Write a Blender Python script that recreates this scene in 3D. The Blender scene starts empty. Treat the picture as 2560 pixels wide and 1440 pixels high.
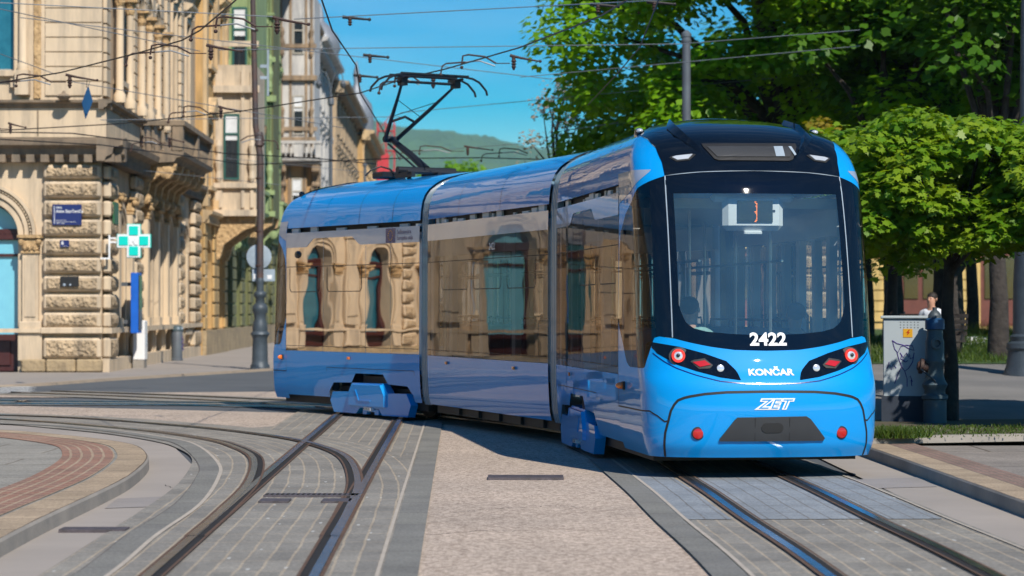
import bpy, bmesh, math, random
import numpy as np
from mathutils import Matrix, Vector
R = math.radians
random.seed(7); rng = np.random.default_rng(7)
scn = bpy.context.scene
col = scn.collection
# ---------------- camera ----------------
EYE = 1.63; FPX = 6044.0; PITCH = math.atan(50 / 6044.0)
cam_d = bpy.data.cameras.new('camera'); cam = bpy.data.objects.new('camera', cam_d); col.objects.link(cam)
cam.location = (0, 0, EYE); cam.rotation_euler = (R(90) + PITCH, 0, 0)
cam_d.lens = 85.0; cam_d.sensor_width = 36.0; cam_d.clip_end = 20000; cam_d.clip_start = 0.5
cam_d.dof.use_dof = True; cam_d.dof.focus_distance = 24.5; cam_d.dof.aperture_fstop = 2.6
scn.camera = cam
# ---------------- sky and sun ----------------
wd = bpy.data.worlds.new("World"); scn.world = wd; wd.use_nodes = True
nt = wd.node_tree; nt.nodes.clear()
wo = nt.nodes.new('ShaderNodeOutputWorld'); bg = nt.nodes.new('ShaderNodeBackground')
sky = nt.nodes.new('ShaderNodeTexSky'); sky.sky_type = 'NISHITA'; sky.sun_disc = False
SUNV = Vector((0.43, -0.98, 1.0)).normalized()
sky.sun_elevation = math.asin(SUNV.z); sky.sun_rotation = math.atan2(SUNV.x, SUNV.y)
sky.air_density = 1.0; sky.dust_density = 0.2; sky.ozone_density = 3.0; sky.altitude = 100
hs = nt.nodes.new('ShaderNodeHueSaturation'); hs.inputs['Saturation'].default_value = 2.7; hs.inputs['Hue'].default_value = 0.503
hs.inputs['Value'].default_value = 1.0
# faint high cloud, laid out by sky direction
tc = nt.nodes.new('ShaderNodeTexCoord'); mp = nt.nodes.new('ShaderNodeMapping'); mp.inputs['Scale'].default_value = (2.0, 2.0, 14.0)
cn = nt.nodes.new('ShaderNodeTexNoise'); cn.inputs['Scale'].default_value = 2.4; cn.inputs['Detail'].default_value = 5
cr = nt.nodes.new('ShaderNodeValToRGB'); cr.color_ramp.elements[0].position = 0.5; cr.color_ramp.elements[1].position = 0.85
cr.color_ramp.elements[1].color = (0.22, 0.22, 0.22, 1)
mx = nt.nodes.new('ShaderNodeMixRGB'); mx.inputs['Color2'].default_value = (9, 10, 11, 1)
nt.links.new(tc.outputs['Generated'], mp.inputs[0]); nt.links.new(mp.outputs[0], cn.inputs['Vector'])
nt.links.new(cn.outputs['Fac'], cr.inputs[0]); nt.links.new(sky.outputs[0], hs.inputs['Color'])
nt.links.new(cr.outputs[0], mx.inputs['Fac']); nt.links.new(hs.outputs[0], mx.inputs['Color1'])
nt.links.new(mx.outputs[0], bg.inputs['Color']); bg.inputs['Strength'].default_value = 0.098
nt.links.new(bg.outputs[0], wo.inputs[0])
sl = bpy.data.lights.new('sun', 'SUN'); sl.energy = 5.0; sl.angle = R(0.5); sl.color = (1.0, 0.93, 0.82)
so = bpy.data.objects.new('sun', sl); col.objects.link(so); so.rotation_euler = SUNV.to_track_quat('Z', 'Y').to_euler()
scn.view_settings.view_transform = 'Standard'; scn.view_settings.look = 'None'
scn.view_settings.exposure = 0.16; scn.view_settings.gamma = 1.0
scn.cycles.max_bounces = 8; scn.cycles.transparent_max_bounces = 16; scn.cycles.caustics_reflective = False; scn.cycles.caustics_refractive = False

# ---------------- helpers ----------------
def G(px, py, z=0.0):
    """ground point seen at a photograph pixel (photograph is 2560 x 1440)"""
    a = (px - 1280) / FPX; b = (720 - py) / FPX
    dy = math.cos(PITCH) - b * math.sin(PITCH); dz = math.sin(PITCH) + b * math.cos(PITCH)
    k = (z - EYE) / dz
    return Vector((a * k, dy * k, z))
def AT(px, py, Y):
    a = (px - 1280) / FPX; b = (720 - py) / FPX
    dy = math.cos(PITCH) - b * math.sin(PITCH); dz = math.sin(PITCH) + b * math.cos(PITCH)
    k = Y / dy
    return Vector((a * k, Y, EYE + dz * k))
def tag(o, label=None, cat=None, group=None, kind=None):
    if label: o['label'] = label
    if cat: o['category'] = cat
    if group: o['group'] = group
    if kind: o['kind'] = kind
    return o
def empty(name, loc=(0, 0, 0), rz=0.0, label=None, cat=None, group=None, kind=None):
    o = bpy.data.objects.new(name, None); col.objects.link(o); o.location = loc; o.rotation_euler = (0, 0, rz)
    return tag(o, label, cat, group, kind)
def frame(loc, rz):
    return Matrix.Translation(Vector(loc)) @ Matrix.Rotation(rz, 4, 'Z')
class MB:
    def __init__(s, M=None): s.v = []; s.f = []; s.uv = {}; s.M = M
    def add(s, vs, fs, uvs=None):
        b = len(s.v)
        for p in vs:
            p = Vector(p)
            s.v.append(s.M @ p if s.M is not None else p)
        for i, f in enumerate(fs):
            if uvs is not None: s.uv[len(s.f)] = uvs[i]
            s.f.append([b + k for k in f])
        return s
    def box(s, x0, x1, y0, y1, z0, z1, bev=0.0):
        if bev <= 0:
            vs = [(x, y, z) for z in (z0, z1) for y in (y0, y1) for x in (x0, x1)]
            return s.add(vs, [(0, 2, 3, 1), (4, 5, 7, 6), (0, 1, 5, 4), (2, 6, 7, 3), (0, 4, 6, 2), (1, 3, 7, 5)])
        b = bev; lo = (x0, y0, z0); hi = (x1, y1, z1)
        bm = bmesh.new(); bmesh.ops.create_cube(bm, size=1)
        for q in bm.verts: q.co = Vector([(lo[i] + hi[i]) / 2 + q.co[i] * (hi[i] - lo[i]) for i in range(3)])
        bmesh.ops.bevel(bm, geom=bm.edges[:], offset=b, segments=1, affect='EDGES')
        bm.verts.index_update()
        s.add([q.co.copy() for q in bm.verts], [[q.index for q in f.verts] for f in bm.faces]); bm.free(); return s
    def tube(s, pts, r, n=8, cap=True):
        pts = [Vector(p) for p in pts]; rr = r if isinstance(r, (list, tuple)) else [r] * len(pts)
        vs = []; prev = None
        for i, p in enumerate(pts):
            a = pts[max(i - 1, 0)]; b = pts[min(i + 1, len(pts) - 1)]; d = (b - a).normalized()
            if prev is None:
                u = d.cross(Vector((0, 0, 1)));
                if u.length < 1e-3: u = d.cross(Vector((1, 0, 0)))
            else: u = prev - d * prev.dot(d)
            u.normalize(); prev = u; w = d.cross(u)
            for k in range(n):
                t = 2 * math.pi * k / n; vs.append(p + (u * math.cos(t) + w * math.sin(t)) * rr[i])
        fs = []
        for i in range(len(pts) - 1):
            for k in range(n):
                k2 = (k + 1) % n; fs.append((i * n + k, i * n + k2, (i + 1) * n + k2, (i + 1) * n + k))
        if cap: fs.append(tuple(range(n - 1, -1, -1))); fs.append(tuple((len(pts) - 1) * n + k for k in range(n)))
        return s.add(vs, fs)
    def lathe(s, c, prof, n=16, a0=0, a1=2 * math.pi):
        full = abs(a1 - a0 - 2 * math.pi) < 1e-6; m = n if full else n + 1
        vs = []; fs = []
        for r, z in prof:
            for k in range(m):
                t = a0 + (a1 - a0) * k / n; vs.append((c[0] + r * math.cos(t), c[1] + r * math.sin(t), c[2] + z))
        for i in range(len(prof) - 1):
            for k in range(n if full else n):
                k2 = (k + 1) % m; fs.append((i * m + k, i * m + k2, (i + 1) * m + k2, (i + 1) * m + k))
        if full:
            fs.append(tuple(range(n - 1, -1, -1))); fs.append(tuple((len(prof) - 1) * m + k for k in range(n)))
        return s.add(vs, fs)
    def prism(s, poly, y0, y1):
        """polygon in x,z pushed along y"""
        n = len(poly); vs = [(x, y0, z) for x, z in poly] + [(x, y1, z) for x, z in poly]
        fs = [tuple(range(n)), tuple(range(2 * n - 1, n - 1, -1))] + [(i, i + n, (i + 1) % n + n, (i + 1) % n) for i in range(n)]
        return s.add(vs, fs)
    def prof_x(s, prof, x0, x1):
        """closed profile of (out, z) pushed along x; out is towards -y"""
        n = len(prof); vs = [(x0, -o, z) for o, z in prof] + [(x1, -o, z) for o, z in prof]
        fs = [tuple(range(n)), tuple(range(2 * n - 1, n - 1, -1))] + [(i, i + n, (i + 1) % n + n, (i + 1) % n) for i in range(n)]
        return s.add(vs, fs)
    def grid(s, fn, na, nb, flip=False):
        vs = [fn(i / na, j / nb) for j in range(nb + 1) for i in range(na + 1)]
        fs = []
        for j in range(nb):
            for i in range(na):
                q = (j * (na + 1) + i, j * (na + 1) + i + 1, (j + 1) * (na + 1) + i + 1, (j + 1) * (na + 1) + i)
                fs.append(q[::-1] if flip else q)
        return s.add(vs, fs)
    def ball(s, c, r, n=10):
        r = r if isinstance(r, (tuple, list)) else (r, r, r)
        vs = []; m = n // 2 + 1
        for j in range(m + 1):
            a = -math.pi / 2 + math.pi * j / m
            for k in range(n):
                t = 2 * math.pi * k / n; vs.append((c[0] + r[0] * math.cos(a) * math.cos(t), c[1] + r[1] * math.cos(a) * math.sin(t), c[2] + r[2] * math.sin(a)))
        return s.add(vs, [(j * n + k, j * n + (k + 1) % n, (j + 1) * n + (k + 1) % n, (j + 1) * n + k) for j in range(m) for k in range(n)])
    def build(s, name, m, parent=None, smooth=None, label=None, cat=None, group=None, kind=None, loc=None, rz=0.0, solid=0):
        me = bpy.data.meshes.new(name); me.from_pydata([tuple(p) for p in s.v], [], s.f)
        if s.uv:
            ul = me.uv_layers.new(name='uv')
            for pi, p in enumerate(me.polygons):
                if pi in s.uv:
                    for li, q in zip(p.loop_indices, s.uv[pi]): ul.data[li].uv = q
        me.validate()
        bm = bmesh.new(); bm.from_mesh(me); bmesh.ops.remove_doubles(bm, verts=bm.verts[:], dist=1e-5)
        bmesh.ops.recalc_face_normals(bm, faces=bm.faces[:]); bm.to_mesh(me); bm.free()
        for q in (m if isinstance(m, (list, tuple)) else [m]): me.materials.append(q)
        if smooth is not None:
            for p in me.polygons: p.use_smooth = True
            me.set_sharp_from_angle(angle=R(smooth))
        o = bpy.data.objects.new(name, me); col.objects.link(o)
        if parent: o.parent = parent
        if loc is not None: o.location = loc
        if rz: o.rotation_euler = (0, 0, rz)
        if solid:
            md = o.modifiers.new('thickness', 'SOLIDIFY'); md.thickness = solid; md.offset = -1
        return tag(o, label, cat, group, kind)
def copytree(o, parent=None):
    c = o.copy(); col.objects.link(c)
    if parent: c.parent = parent
    for ch in list(o.children): copytree(ch, c)
    return c

# ---------------- materials ----------------
def mat(name, c, rough=0.6, metal=0.0, c2=None, ns=3.0, nfac=0.5, bump=0.0, bs=20.0, coat=0.0, ior=1.5, spec=0.5, bdet=4, bdist=0.02, crough=0.03, voro=0.0, streak=0.0):
    m = bpy.data.materials.new(name); m.use_nodes = True; n = m.node_tree; b = n.nodes['Principled BSDF']
    b.inputs['Roughness'].default_value = rough; b.inputs['Metallic'].default_value = metal; b.inputs['IOR'].default_value = ior
    b.inputs['Specular IOR Level'].default_value = spec
    b.inputs['Coat Weight'].default_value = coat; b.inputs['Coat Roughness'].default_value = crough
    t = n.nodes.new('ShaderNodeTexCoord')
    c = tuple(c) + (1,)
    if c2 is None: c2 = tuple(x * 0.8 for x in c[:3])
    no = n.nodes.new('ShaderNodeTexNoise'); no.inputs['Scale'].default_value = ns; no.inputs['Detail'].default_value = 6; no.inputs['Roughness'].default_value = 0.6
    n.links.new(t.outputs['Object'], no.inputs['Vector'])
    rp = n.nodes.new('ShaderNodeValToRGB'); rp.color_ramp.elements[0].position = 0.5 - nfac * 0.3; rp.color_ramp.elements[1].position = 0.5 + nfac * 0.3
    rp.color_ramp.elements[0].color = c; rp.color_ramp.elements[1].color = tuple(c2) + (1,)
    n.links.new(no.outputs['Fac'], rp.inputs[0]); n.links.new(rp.outputs[0], b.inputs['Base Color'])
    if streak:
        mp = n.nodes.new('ShaderNodeMapping'); mp.inputs['Scale'].default_value = (2.6, 2.6, 0.30); n.links.new(t.outputs['Object'], mp.inputs[0])
        s1 = n.nodes.new('ShaderNodeTexNoise'); s1.inputs['Scale'].default_value = 1.0; s1.inputs['Detail'].default_value = 7; s1.inputs['Roughness'].default_value = 0.7; n.links.new(mp.outputs[0], s1.inputs['Vector'])
        s2 = n.nodes.new('ShaderNodeValToRGB'); s2.color_ramp.elements[0].position = 0.36; s2.color_ramp.elements[1].position = 0.56; s2.color_ramp.elements[0].color = (1 - streak, 1 - streak * .95, 1 - streak * .85, 1); s2.color_ramp.elements[1].color = (1, 1, 1, 1); n.links.new(s1.outputs['Fac'], s2.inputs[0])
        s3 = n.nodes.new('ShaderNodeMixRGB'); s3.blend_type = 'MULTIPLY'; s3.inputs['Fac'].default_value = 1; n.links.new(rp.outputs[0], s3.inputs['Color1']); n.links.new(s2.outputs[0], s3.inputs['Color2']); n.links.new(s3.outputs[0], b.inputs['Base Color'])
    if bump > 0:
        bn = n.nodes.new('ShaderNodeTexNoise'); bn.inputs['Scale'].default_value = bs; bn.inputs['Detail'].default_value = bdet
        n.links.new(t.outputs['Object'], bn.inputs['Vector'])
        bp = n.nodes.new('ShaderNodeBump'); bp.inputs['Strength'].default_value = bump; bp.inputs['Distance'].default_value = bdist
        src = bn.outputs['Fac']
        if voro > 0:
            vo = n.nodes.new('ShaderNodeTexVoronoi'); vo.inputs['Scale'].default_value = voro; vo.feature = 'SMOOTH_F1'
            mpn = n.nodes.new('ShaderNodeMixRGB'); mpn.inputs['Fac'].default_value = 0.12
            n.links.new(t.outputs['Object'], mpn.inputs['Color1']); n.links.new(bn.outputs['Color'], mpn.inputs['Color2'])
            n.links.new(mpn.outputs[0], vo.inputs['Vector']); src = vo.outputs['Distance']
        n.links.new(src, bp.inputs['Height']); n.links.new(bp.outputs[0], b.inputs['Normal'])
        if coat: n.links.new(bp.outputs[0], b.inputs['Coat Normal'])
    return m
def emis(name, c, s):
    m = mat(name, c); b = m.node_tree.nodes['Principled BSDF']; b.inputs['Emission Color'].default_value = tuple(c) + (1,); b.inputs['Emission Strength'].default_value = s; return m
def glassmat(name, tint, ior=1.6, rough=0.0, wave=0.0, ws=3.0, gc=(0.95, 0.97, 1), painted_sheen=0.0):
    m = bpy.data.materials.new(name); m.use_nodes = True; n = m.node_tree; n.nodes.clear()
    o = n.nodes.new('ShaderNodeOutputMaterial'); mxs = n.nodes.new('ShaderNodeMixShader'); fr = n.nodes.new('ShaderNodeFresnel'); fr.inputs[0].default_value = ior
    tr = n.nodes.new('ShaderNodeBsdfTransparent'); tr.inputs[0].default_value = tuple(tint) + (1,)
    gl = n.nodes.new('ShaderNodeBsdfGlossy'); gl.inputs['Roughness'].default_value = rough; gl.inputs['Color'].default_value = tuple(gc) + (1,)
    if wave > 0:
        t = n.nodes.new('ShaderNodeTexCoord'); no = n.nodes.new('ShaderNodeTexNoise'); no.inputs['Scale'].default_value = ws; no.inputs['Detail'].default_value = 1.0
        n.links.new(t.outputs['Object'], no.inputs['Vector'])
        bp = n.nodes.new('ShaderNodeBump'); bp.inputs['Strength'].default_value = 1.0; bp.inputs['Distance'].default_value = wave
        n.links.new(no.outputs['Fac'], bp.inputs['Height']); n.links.new(bp.outputs[0], gl.inputs['Normal'])
    n.links.new(fr.outputs[0], mxs.inputs[0]); n.links.new(tr.outputs[0], mxs.inputs[1]); n.links.new(gl.outputs[0], mxs.inputs[2]); n.links.new(mxs.outputs[0], o.inputs[0])
    if painted_sheen:
        df = n.nodes.new('ShaderNodeBsdfDiffuse'); df.inputs[0].default_value = (0.35, 0.68, 0.85, 1); m2 = n.nodes.new('ShaderNodeMixShader')  # pale blue diffuse painted in for bright haze and sky reflection on glass
        t2 = n.nodes.new('ShaderNodeTexCoord'); n2 = n.nodes.new('ShaderNodeTexNoise'); n2.inputs['Scale'].default_value = 2.0; n2.inputs['Detail'].default_value = 5; n.links.new(t2.outputs['Object'], n2.inputs['Vector'])
        mm = n.nodes.new('ShaderNodeMath'); mm.operation = 'MULTIPLY'; mm.inputs[1].default_value = painted_sheen * 2; n.links.new(n2.outputs['Fac'], mm.inputs[0]); n.links.new(mm.outputs[0], m2.inputs[0])
        n.links.new(mxs.outputs[0], m2.inputs[1]); n.links.new(df.outputs[0], m2.inputs[2]); n.links.new(m2.outputs[0], o.inputs[0])
    return m
def pavemat(name, c1, c2, cm, bw, bh, mortar=0.02, rough=0.8, squash=1.0, off=0.5, speck=0.0, spec=0.3):
    m = bpy.data.materials.new(name); m.use_nodes = True; n = m.node_tree; b = n.nodes['Principled BSDF']; b.inputs['Roughness'].default_value = rough
    b.inputs['Specular IOR Level'].default_value = spec
    t = n.nodes.new('ShaderNodeTexCoord'); br = n.nodes.new('ShaderNodeTexBrick'); br.inputs['Scale'].default_value = 1.0
    br.inputs['Brick Width'].default_value = bw; br.inputs['Row Height'].default_value = bh; br.inputs['Mortar Size'].default_value = mortar; br.offset = off
    br.inputs['Color1'].default_value = tuple(c1) + (1,); br.inputs['Color2'].default_value = tuple(c2) + (1,); br.inputs['Mortar'].default_value = tuple(cm) + (1,)
    br.inputs['Mortar Smooth'].default_value = 0.1
    wn = n.nodes.new('ShaderNodeTexNoise'); wn.inputs['Scale'].default_value = 2.2; wn.inputs['Detail'].default_value = 4
    n.links.new(t.outputs['UV'], wn.inputs['Vector'])
    ad = n.nodes.new('ShaderNodeMixRGB'); ad.blend_type = 'LINEAR_LIGHT'; ad.inputs['Fac'].default_value = 0.015
    n.links.new(t.outputs['UV'], ad.inputs['Color1']); n.links.new(wn.outputs['Color'], ad.inputs['Color2'])
    n.links.new(ad.outputs[0], br.inputs['Vector'])
    no = n.nodes.new('ShaderNodeTexNoise'); no.inputs['Scale'].default_value = 1.3; no.inputs['Detail'].default_value = 8; no.inputs['Roughness'].default_value = 0.7
    n.links.new(t.outputs['Object'], no.inputs['Vector'])
    rp = n.nodes.new('ShaderNodeValToRGB'); rp.color_ramp.elements[0].position = 0.3; rp.color_ramp.elements[1].position = 0.75
    rp.color_ramp.elements[0].color = (0.72, 0.7, 0.68, 1); rp.color_ramp.elements[1].color = (1.15, 1.12, 1.08, 1)
    n.links.new(no.outputs['Fac'], rp.inputs[0])
    ml = n.nodes.new('ShaderNodeMixRGB'); ml.blend_type = 'MULTIPLY'; ml.inputs['Fac'].default_value = 1.0
    n.links.new(br.outputs['Color'], ml.inputs['Color1']); n.links.new(rp.outputs[0], ml.inputs['Color2'])
    last = ml.outputs[0]
    f = n.nodes.new('ShaderNodeTexNoise'); f.inputs['Scale'].default_value = 45; f.inputs['Detail'].default_value = 3; n.links.new(t.outputs['Object'], f.inputs['Vector'])
    r2 = n.nodes.new('ShaderNodeValToRGB'); r2.color_ramp.elements[0].position = 0.35; r2.color_ramp.elements[1].position = 0.65
    r2.color_ramp.elements[0].color = (0.78, 0.78, 0.78, 1); r2.color_ramp.elements[1].color = (1.18, 1.18, 1.18, 1); n.links.new(f.outputs['Fac'], r2.inputs[0])
    m2 = n.nodes.new('ShaderNodeMixRGB'); m2.blend_type = 'MULTIPLY'; m2.inputs['Fac'].default_value = 1.0; n.links.new(last, m2.inputs['Color1']); n.links.new(r2.outputs[0], m2.inputs['Color2'])
    if speck:
        mp_ = n.nodes.new('ShaderNodeMapping'); mp_.inputs['Scale'].default_value = (1.61, 6.9, 1); n.links.new(t.outputs['UV'], mp_.inputs[0])
        vo = n.nodes.new('ShaderNodeTexVoronoi'); vo.inputs['Scale'].default_value = 1.0; vo.inputs['Randomness'].default_value = 0.45; n.links.new(mp_.outputs[0], vo.inputs['Vector'])
        r3 = n.nodes.new('ShaderNodeValToRGB'); r3.color_ramp.elements[0].position = 0.07; r3.color_ramp.elements[1].position = 0.10; r3.color_ramp.elements[0].color = (speck,) * 3 + (1,); r3.color_ramp.elements[1].color = (0, 0, 0, 1); n.links.new(vo.outputs['Distance'], r3.inputs[0])
        m3 = n.nodes.new('ShaderNodeMixRGB'); m3.inputs['Color2'].default_value = (0.55, 0.55, 0.52, 1); n.links.new(r3.outputs[0], m3.inputs['Fac']); n.links.new(m2.outputs[0], m3.inputs['Color1']); m2 = m3
    n.links.new(m2.outputs[0], b.inputs['Base Color'])
    mh = n.nodes.new('ShaderNodeMath'); mh.operation = 'MULTIPLY_ADD'; mh.inputs[1].default_value = -1.0
    n.links.new(br.outputs['Fac'], mh.inputs[0]); n.links.new(f.outputs['Fac'], mh.inputs[2])
    bp = n.nodes.new('ShaderNodeBump'); bp.inputs['Strength'].default_value = 0.6; bp.inputs['Distance'].default_value = 0.006
    n.links.new(mh.outputs[0], bp.inputs['Height']); n.links.new(bp.outputs[0], b.inputs['Normal'])
    return m
def leafmat(name, ca, cb, trans=0.45):
    m = bpy.data.materials.new(name); m.use_nodes = True; n = m.node_tree; n.nodes.clear()
    o = n.nodes.new('ShaderNodeOutputMaterial'); at = n.nodes.new('ShaderNodeAttribute'); at.attribute_name = 'leafvar'
    rp = n.nodes.new('ShaderNodeMixRGB'); rp.inputs['Color1'].default_value = tuple(ca) + (1,); rp.inputs['Color2'].default_value = tuple(cb) + (1,)
    n.links.new(at.outputs['Fac'], rp.inputs['Fac'])
    d = n.nodes.new('ShaderNodeBsdfPrincipled'); d.inputs['Roughness'].default_value = 0.45; d.inputs['Specular IOR Level'].default_value = 0.35
    tl = n.nodes.new('ShaderNodeBsdfTranslucent'); ms = n.nodes.new('ShaderNodeMixShader'); ms.inputs[0].default_value = trans
    tcol = n.nodes.new('ShaderNodeMixRGB'); tcol.blend_type = 'MULTIPLY'; tcol.inputs['Fac'].default_value = 1; tcol.inputs['Color2'].default_value = (1.6, 1.5, 0.5, 1)
    n.links.new(rp.outputs[0], d.inputs['Base Color']); n.links.new(rp.outputs[0], tcol.inputs['Color1']); n.links.new(tcol.outputs[0], tl.inputs[0])
    n.links.new(d.outputs[0], ms.inputs[1]); n.links.new(tl.outputs[0], ms.inputs[2]); n.links.new(ms.outputs[0], o.inputs[0])
    return m
M = {}
M['blue'] = mat('tram_blue', (0.0, 0.285, 0.72), 0.5, coat=1.0, c2=(0.0, 0.27, 0.69), ns=1.5, ior=1.5, bump=0.3, bs=2.6, bdet=1.0, bdist=0.004, crough=0.012, spec=0.15)
M['blackgloss'] = mat('black_gloss_panel', (0.004, 0.006, 0.01), 0.5, coat=1.0, ior=1.5, crough=0.01, spec=0.0)
M['black'] = mat('black_rubber', (0.012, 0.012, 0.013), 0.6)
M['darkplastic'] = mat('dark_plastic', (0.03, 0.032, 0.036), 0.55, bump=0.2, bs=150, bdist=0.002)
M['darkmetal'] = mat('dark_metal', (0.018, 0.02, 0.024), 0.45, 0.3)
M['silver'] = mat('silver_film', (0.36, 0.42, 0.52), 0.35, 0.2, c2=(0.33, 0.39, 0.5), coat=1.0, bump=0.3, bs=2.6, bdet=1, bdist=0.004)
M['white'] = mat('white_paint', (0.8, 0.8, 0.8), 0.4, c2=(0.76, 0.76, 0.76))
M['whiteint'] = mat('pale_interior', (0.78, 0.80, 0.82), 0.5, c2=(0.74, 0.76, 0.78))
M['sideglass'] = glassmat('dark_side_glass', (0.68, 0.68, 0.66), 1.85, 0.0, 0.0010, 1.6, (0.66, 0.60, 0.54))
M['windshield'] = glassmat('windshield_glass', (0.92, 0.97, 0.97), 2.0, 0.0, 0.0)
M['windshield'] = glassmat('windshield_glass', (0.90, 0.97, 0.97), 2.0, 0.0, 0.001, 1.0, painted_sheen=0.045)
M['bellows'] = mat('bellows_rubber', (0.14, 0.23, 0.30), 0.35, c2=(0.11, 0.19, 0.25), coat=0.3)
M['red'] = mat('red_lens', (0.5, 0.01, 0.01), 0.2, coat=1.0, c2=(0.4, 0.008, 0.008))
M['amber'] = mat('amber_lens', (0.85, 0.2, 0.01), 0.2, coat=1.0, c2=(0.8, 0.16, 0.01))
M['lampred'] = emis('lit_tail_ring', (0.8, 0.02, 0.01), 0.4)
M['lens'] = mat('clear_lens', (0.75, 0.78, 0.8), 0.12, 0.4, coat=1.0)
M['led'] = emis('lit_led', (1.0, 0.22, 0.02), 2.5)
M['floorint'] = mat('grey_floor', (0.35, 0.37, 0.38), 0.6)
M['seat'] = mat('seat_fabric', (0.05, 0.14, 0.24), 0.8)
M['steel'] = mat('brushed_steel', (0.5, 0.5, 0.5), 0.3, 0.9)
M['galv'] = mat('painted_grey_pole', (0.10, 0.12, 0.14), 0.5, c2=(0.08, 0.09, 0.11))
M['iron'] = mat('cast_iron_grey', (0.07, 0.09, 0.11), 0.5, 0.2, c2=(0.045, 0.06, 0.075), bump=0.3, bs=30)
M['polebrown'] = mat('old_painted_pole', (0.05, 0.045, 0.05), 0.6, c2=(0.09, 0.05, 0.04), ns=5)
M['wire'] = mat('contact_wire', (0.02, 0.018, 0.018), 0.5, 0.4)
M['spanwire'] = mat('steel_span_wire', (0.30, 0.32, 0.34), 0.4, 0.6)
M['rust'] = mat('rusty_arm', (0.06, 0.024, 0.017), 0.7, c2=(0.025, 0.014, 0.012), ns=30)
M['skin'] = mat('skin', (0.55, 0.30, 0.20), 0.5, c2=(0.5, 0.26, 0.17))
M['hairdark'] = mat('dark_hair', (0.02, 0.014, 0.01), 0.7)
M['hairgrey'] = mat('grey_hair', (0.25, 0.24, 0.23), 0.7, c2=(0.16, 0.15, 0.15))
M['shirtwhite'] = mat('white_shirt', (0.75, 0.77, 0.8), 0.8, bump=0.2, bs=8)
M['shirtgreen'] = mat('pale_green_shirt', (0.30, 0.50, 0.45), 0.8)
M['shirtdark'] = mat('dark_jacket', (0.03, 0.04, 0.06), 0.8)
M['jeans'] = mat('blue_jeans', (0.10, 0.18, 0.32), 0.85)
# masonry
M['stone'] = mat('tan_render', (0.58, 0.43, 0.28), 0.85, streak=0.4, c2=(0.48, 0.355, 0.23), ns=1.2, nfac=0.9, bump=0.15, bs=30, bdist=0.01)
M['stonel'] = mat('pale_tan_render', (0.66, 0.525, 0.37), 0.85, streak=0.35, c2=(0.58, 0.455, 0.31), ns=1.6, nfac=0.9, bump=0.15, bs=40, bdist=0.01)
M['rustic'] = mat('vermiculated_stone', (0.58, 0.43, 0.27), 0.9, streak=0.45, c2=(0.42, 0.31, 0.19), ns=4, bump=1.0, bs=9, bdist=0.10, voro=13.0)
M['carved'] = mat('carved_stone', (0.60, 0.41, 0.21), 0.9, c2=(0.34, 0.22, 0.11), ns=9, nfac=0.6, bump=1.0, bs=14, bdist=0.06, voro=9.0)
M['weath'] = mat('weathered_cornice', (0.33, 0.24, 0.16), 0.9, c2=(0.15, 0.13, 0.10), ns=2.5, nfac=1.0, bump=0.4, bs=18, streak=0.4)
M['basestone'] = mat('pitted_base_stone', (0.47, 0.35, 0.20), 0.95, c2=(0.22, 0.17, 0.11), ns=2.2, nfac=0.8, bump=0.9, bs=9, bdist=0.05)
M['maroon'] = mat('maroon_painted_wood', (0.07, 0.018, 0.016), 0.45, c2=(0.05, 0.012, 0.012))
M['shopblue'] = mat('pale_blue_window_film', (0.19, 0.55, 0.70), 0.25, c2=(0.17, 0.5, 0.66), coat=0.6)
M['tealglass'] = mat('teal_window_glass', (0.03, 0.16, 0.22), 0.08, c2=(0.02, 0.11, 0.16), coat=1.0)
M['darkglass'] = mat('dark_window_glass', (0.012, 0.02, 0.03), 0.06, coat=1.0, c2=(0.03, 0.035, 0.04), ns=0.6)
M['blind'] = mat('white_blind', (0.72, 0.74, 0.76), 0.5)
M['gframe'] = mat('green_window_frame', (0.015, 0.10, 0.085), 0.5)
M['wframe'] = mat('pale_window_frame', (0.45, 0.42, 0.36), 0.6)
M['signblue'] = mat('navy_enamel', (0.006, 0.012, 0.13), 0.25, c2=(0.006, 0.012, 0.12), coat=0.5)
M['signgreen'] = mat('green_enamel', (0.03, 0.12, 0.05), 0.4)
M['teal'] = mat('teal_sign_face', (0.0, 0.62, 0.52), 0.35, c2=(0.0, 0.6, 0.5))
M['bannerblue'] = mat('bright_blue_panel', (0.01, 0.13, 0.62), 0.4)
M['crimson'] = mat('red_scaffold_netting', (0.6, 0.05, 0.06), 0.8)
M['zincroof'] = mat('grey_zinc_roof', (0.25, 0.27, 0.3), 0.5, 0.3)
M['tileroof'] = mat('brown_tile_roof', (0.22, 0.10, 0.06), 0.9, c2=(0.14, 0.07, 0.05), ns=6)
M['signback'] = mat('grey_sign_back', (0.33, 0.40, 0.47), 0.5)
# ground
M['asphalt'] = mat('asphalt', (0.10, 0.11, 0.12), 0.9, c2=(0.065, 0.072, 0.08), ns=0.5, nfac=1.0, bump=0.4, bs=90, bdist=0.006)
M['asphaltwarm'] = mat('pavement_asphalt', (0.33, 0.29, 0.26), 0.9, c2=(0.26, 0.235, 0.21), ns=0.35, nfac=1.0, bump=0.5, bs=80, bdist=0.006)
M['parkpave'] = mat('park_path', (0.20, 0.19, 0.18), 0.9, c2=(0.15, 0.145, 0.14), ns=0.8, bump=0.4, bs=60)
M['line'] = mat('road_paint', (0.7, 0.7, 0.68), 0.7, c2=(0.4, 0.4, 0.39), ns=6, nfac=0.8)
M['kerb'] = mat('kerb_granite', (0.38, 0.30, 0.22), 0.85, c2=(0.24, 0.20, 0.16), ns=2.2, nfac=1.0, bump=0.5, bs=35, bdist=0.01)
M['kerbgrey'] = mat('kerb_concrete', (0.34, 0.30, 0.255), 0.85, c2=(0.18, 0.17, 0.155), ns=1.6, nfac=1.0, bump=0.5, bs=30, bdist=0.01)
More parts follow.
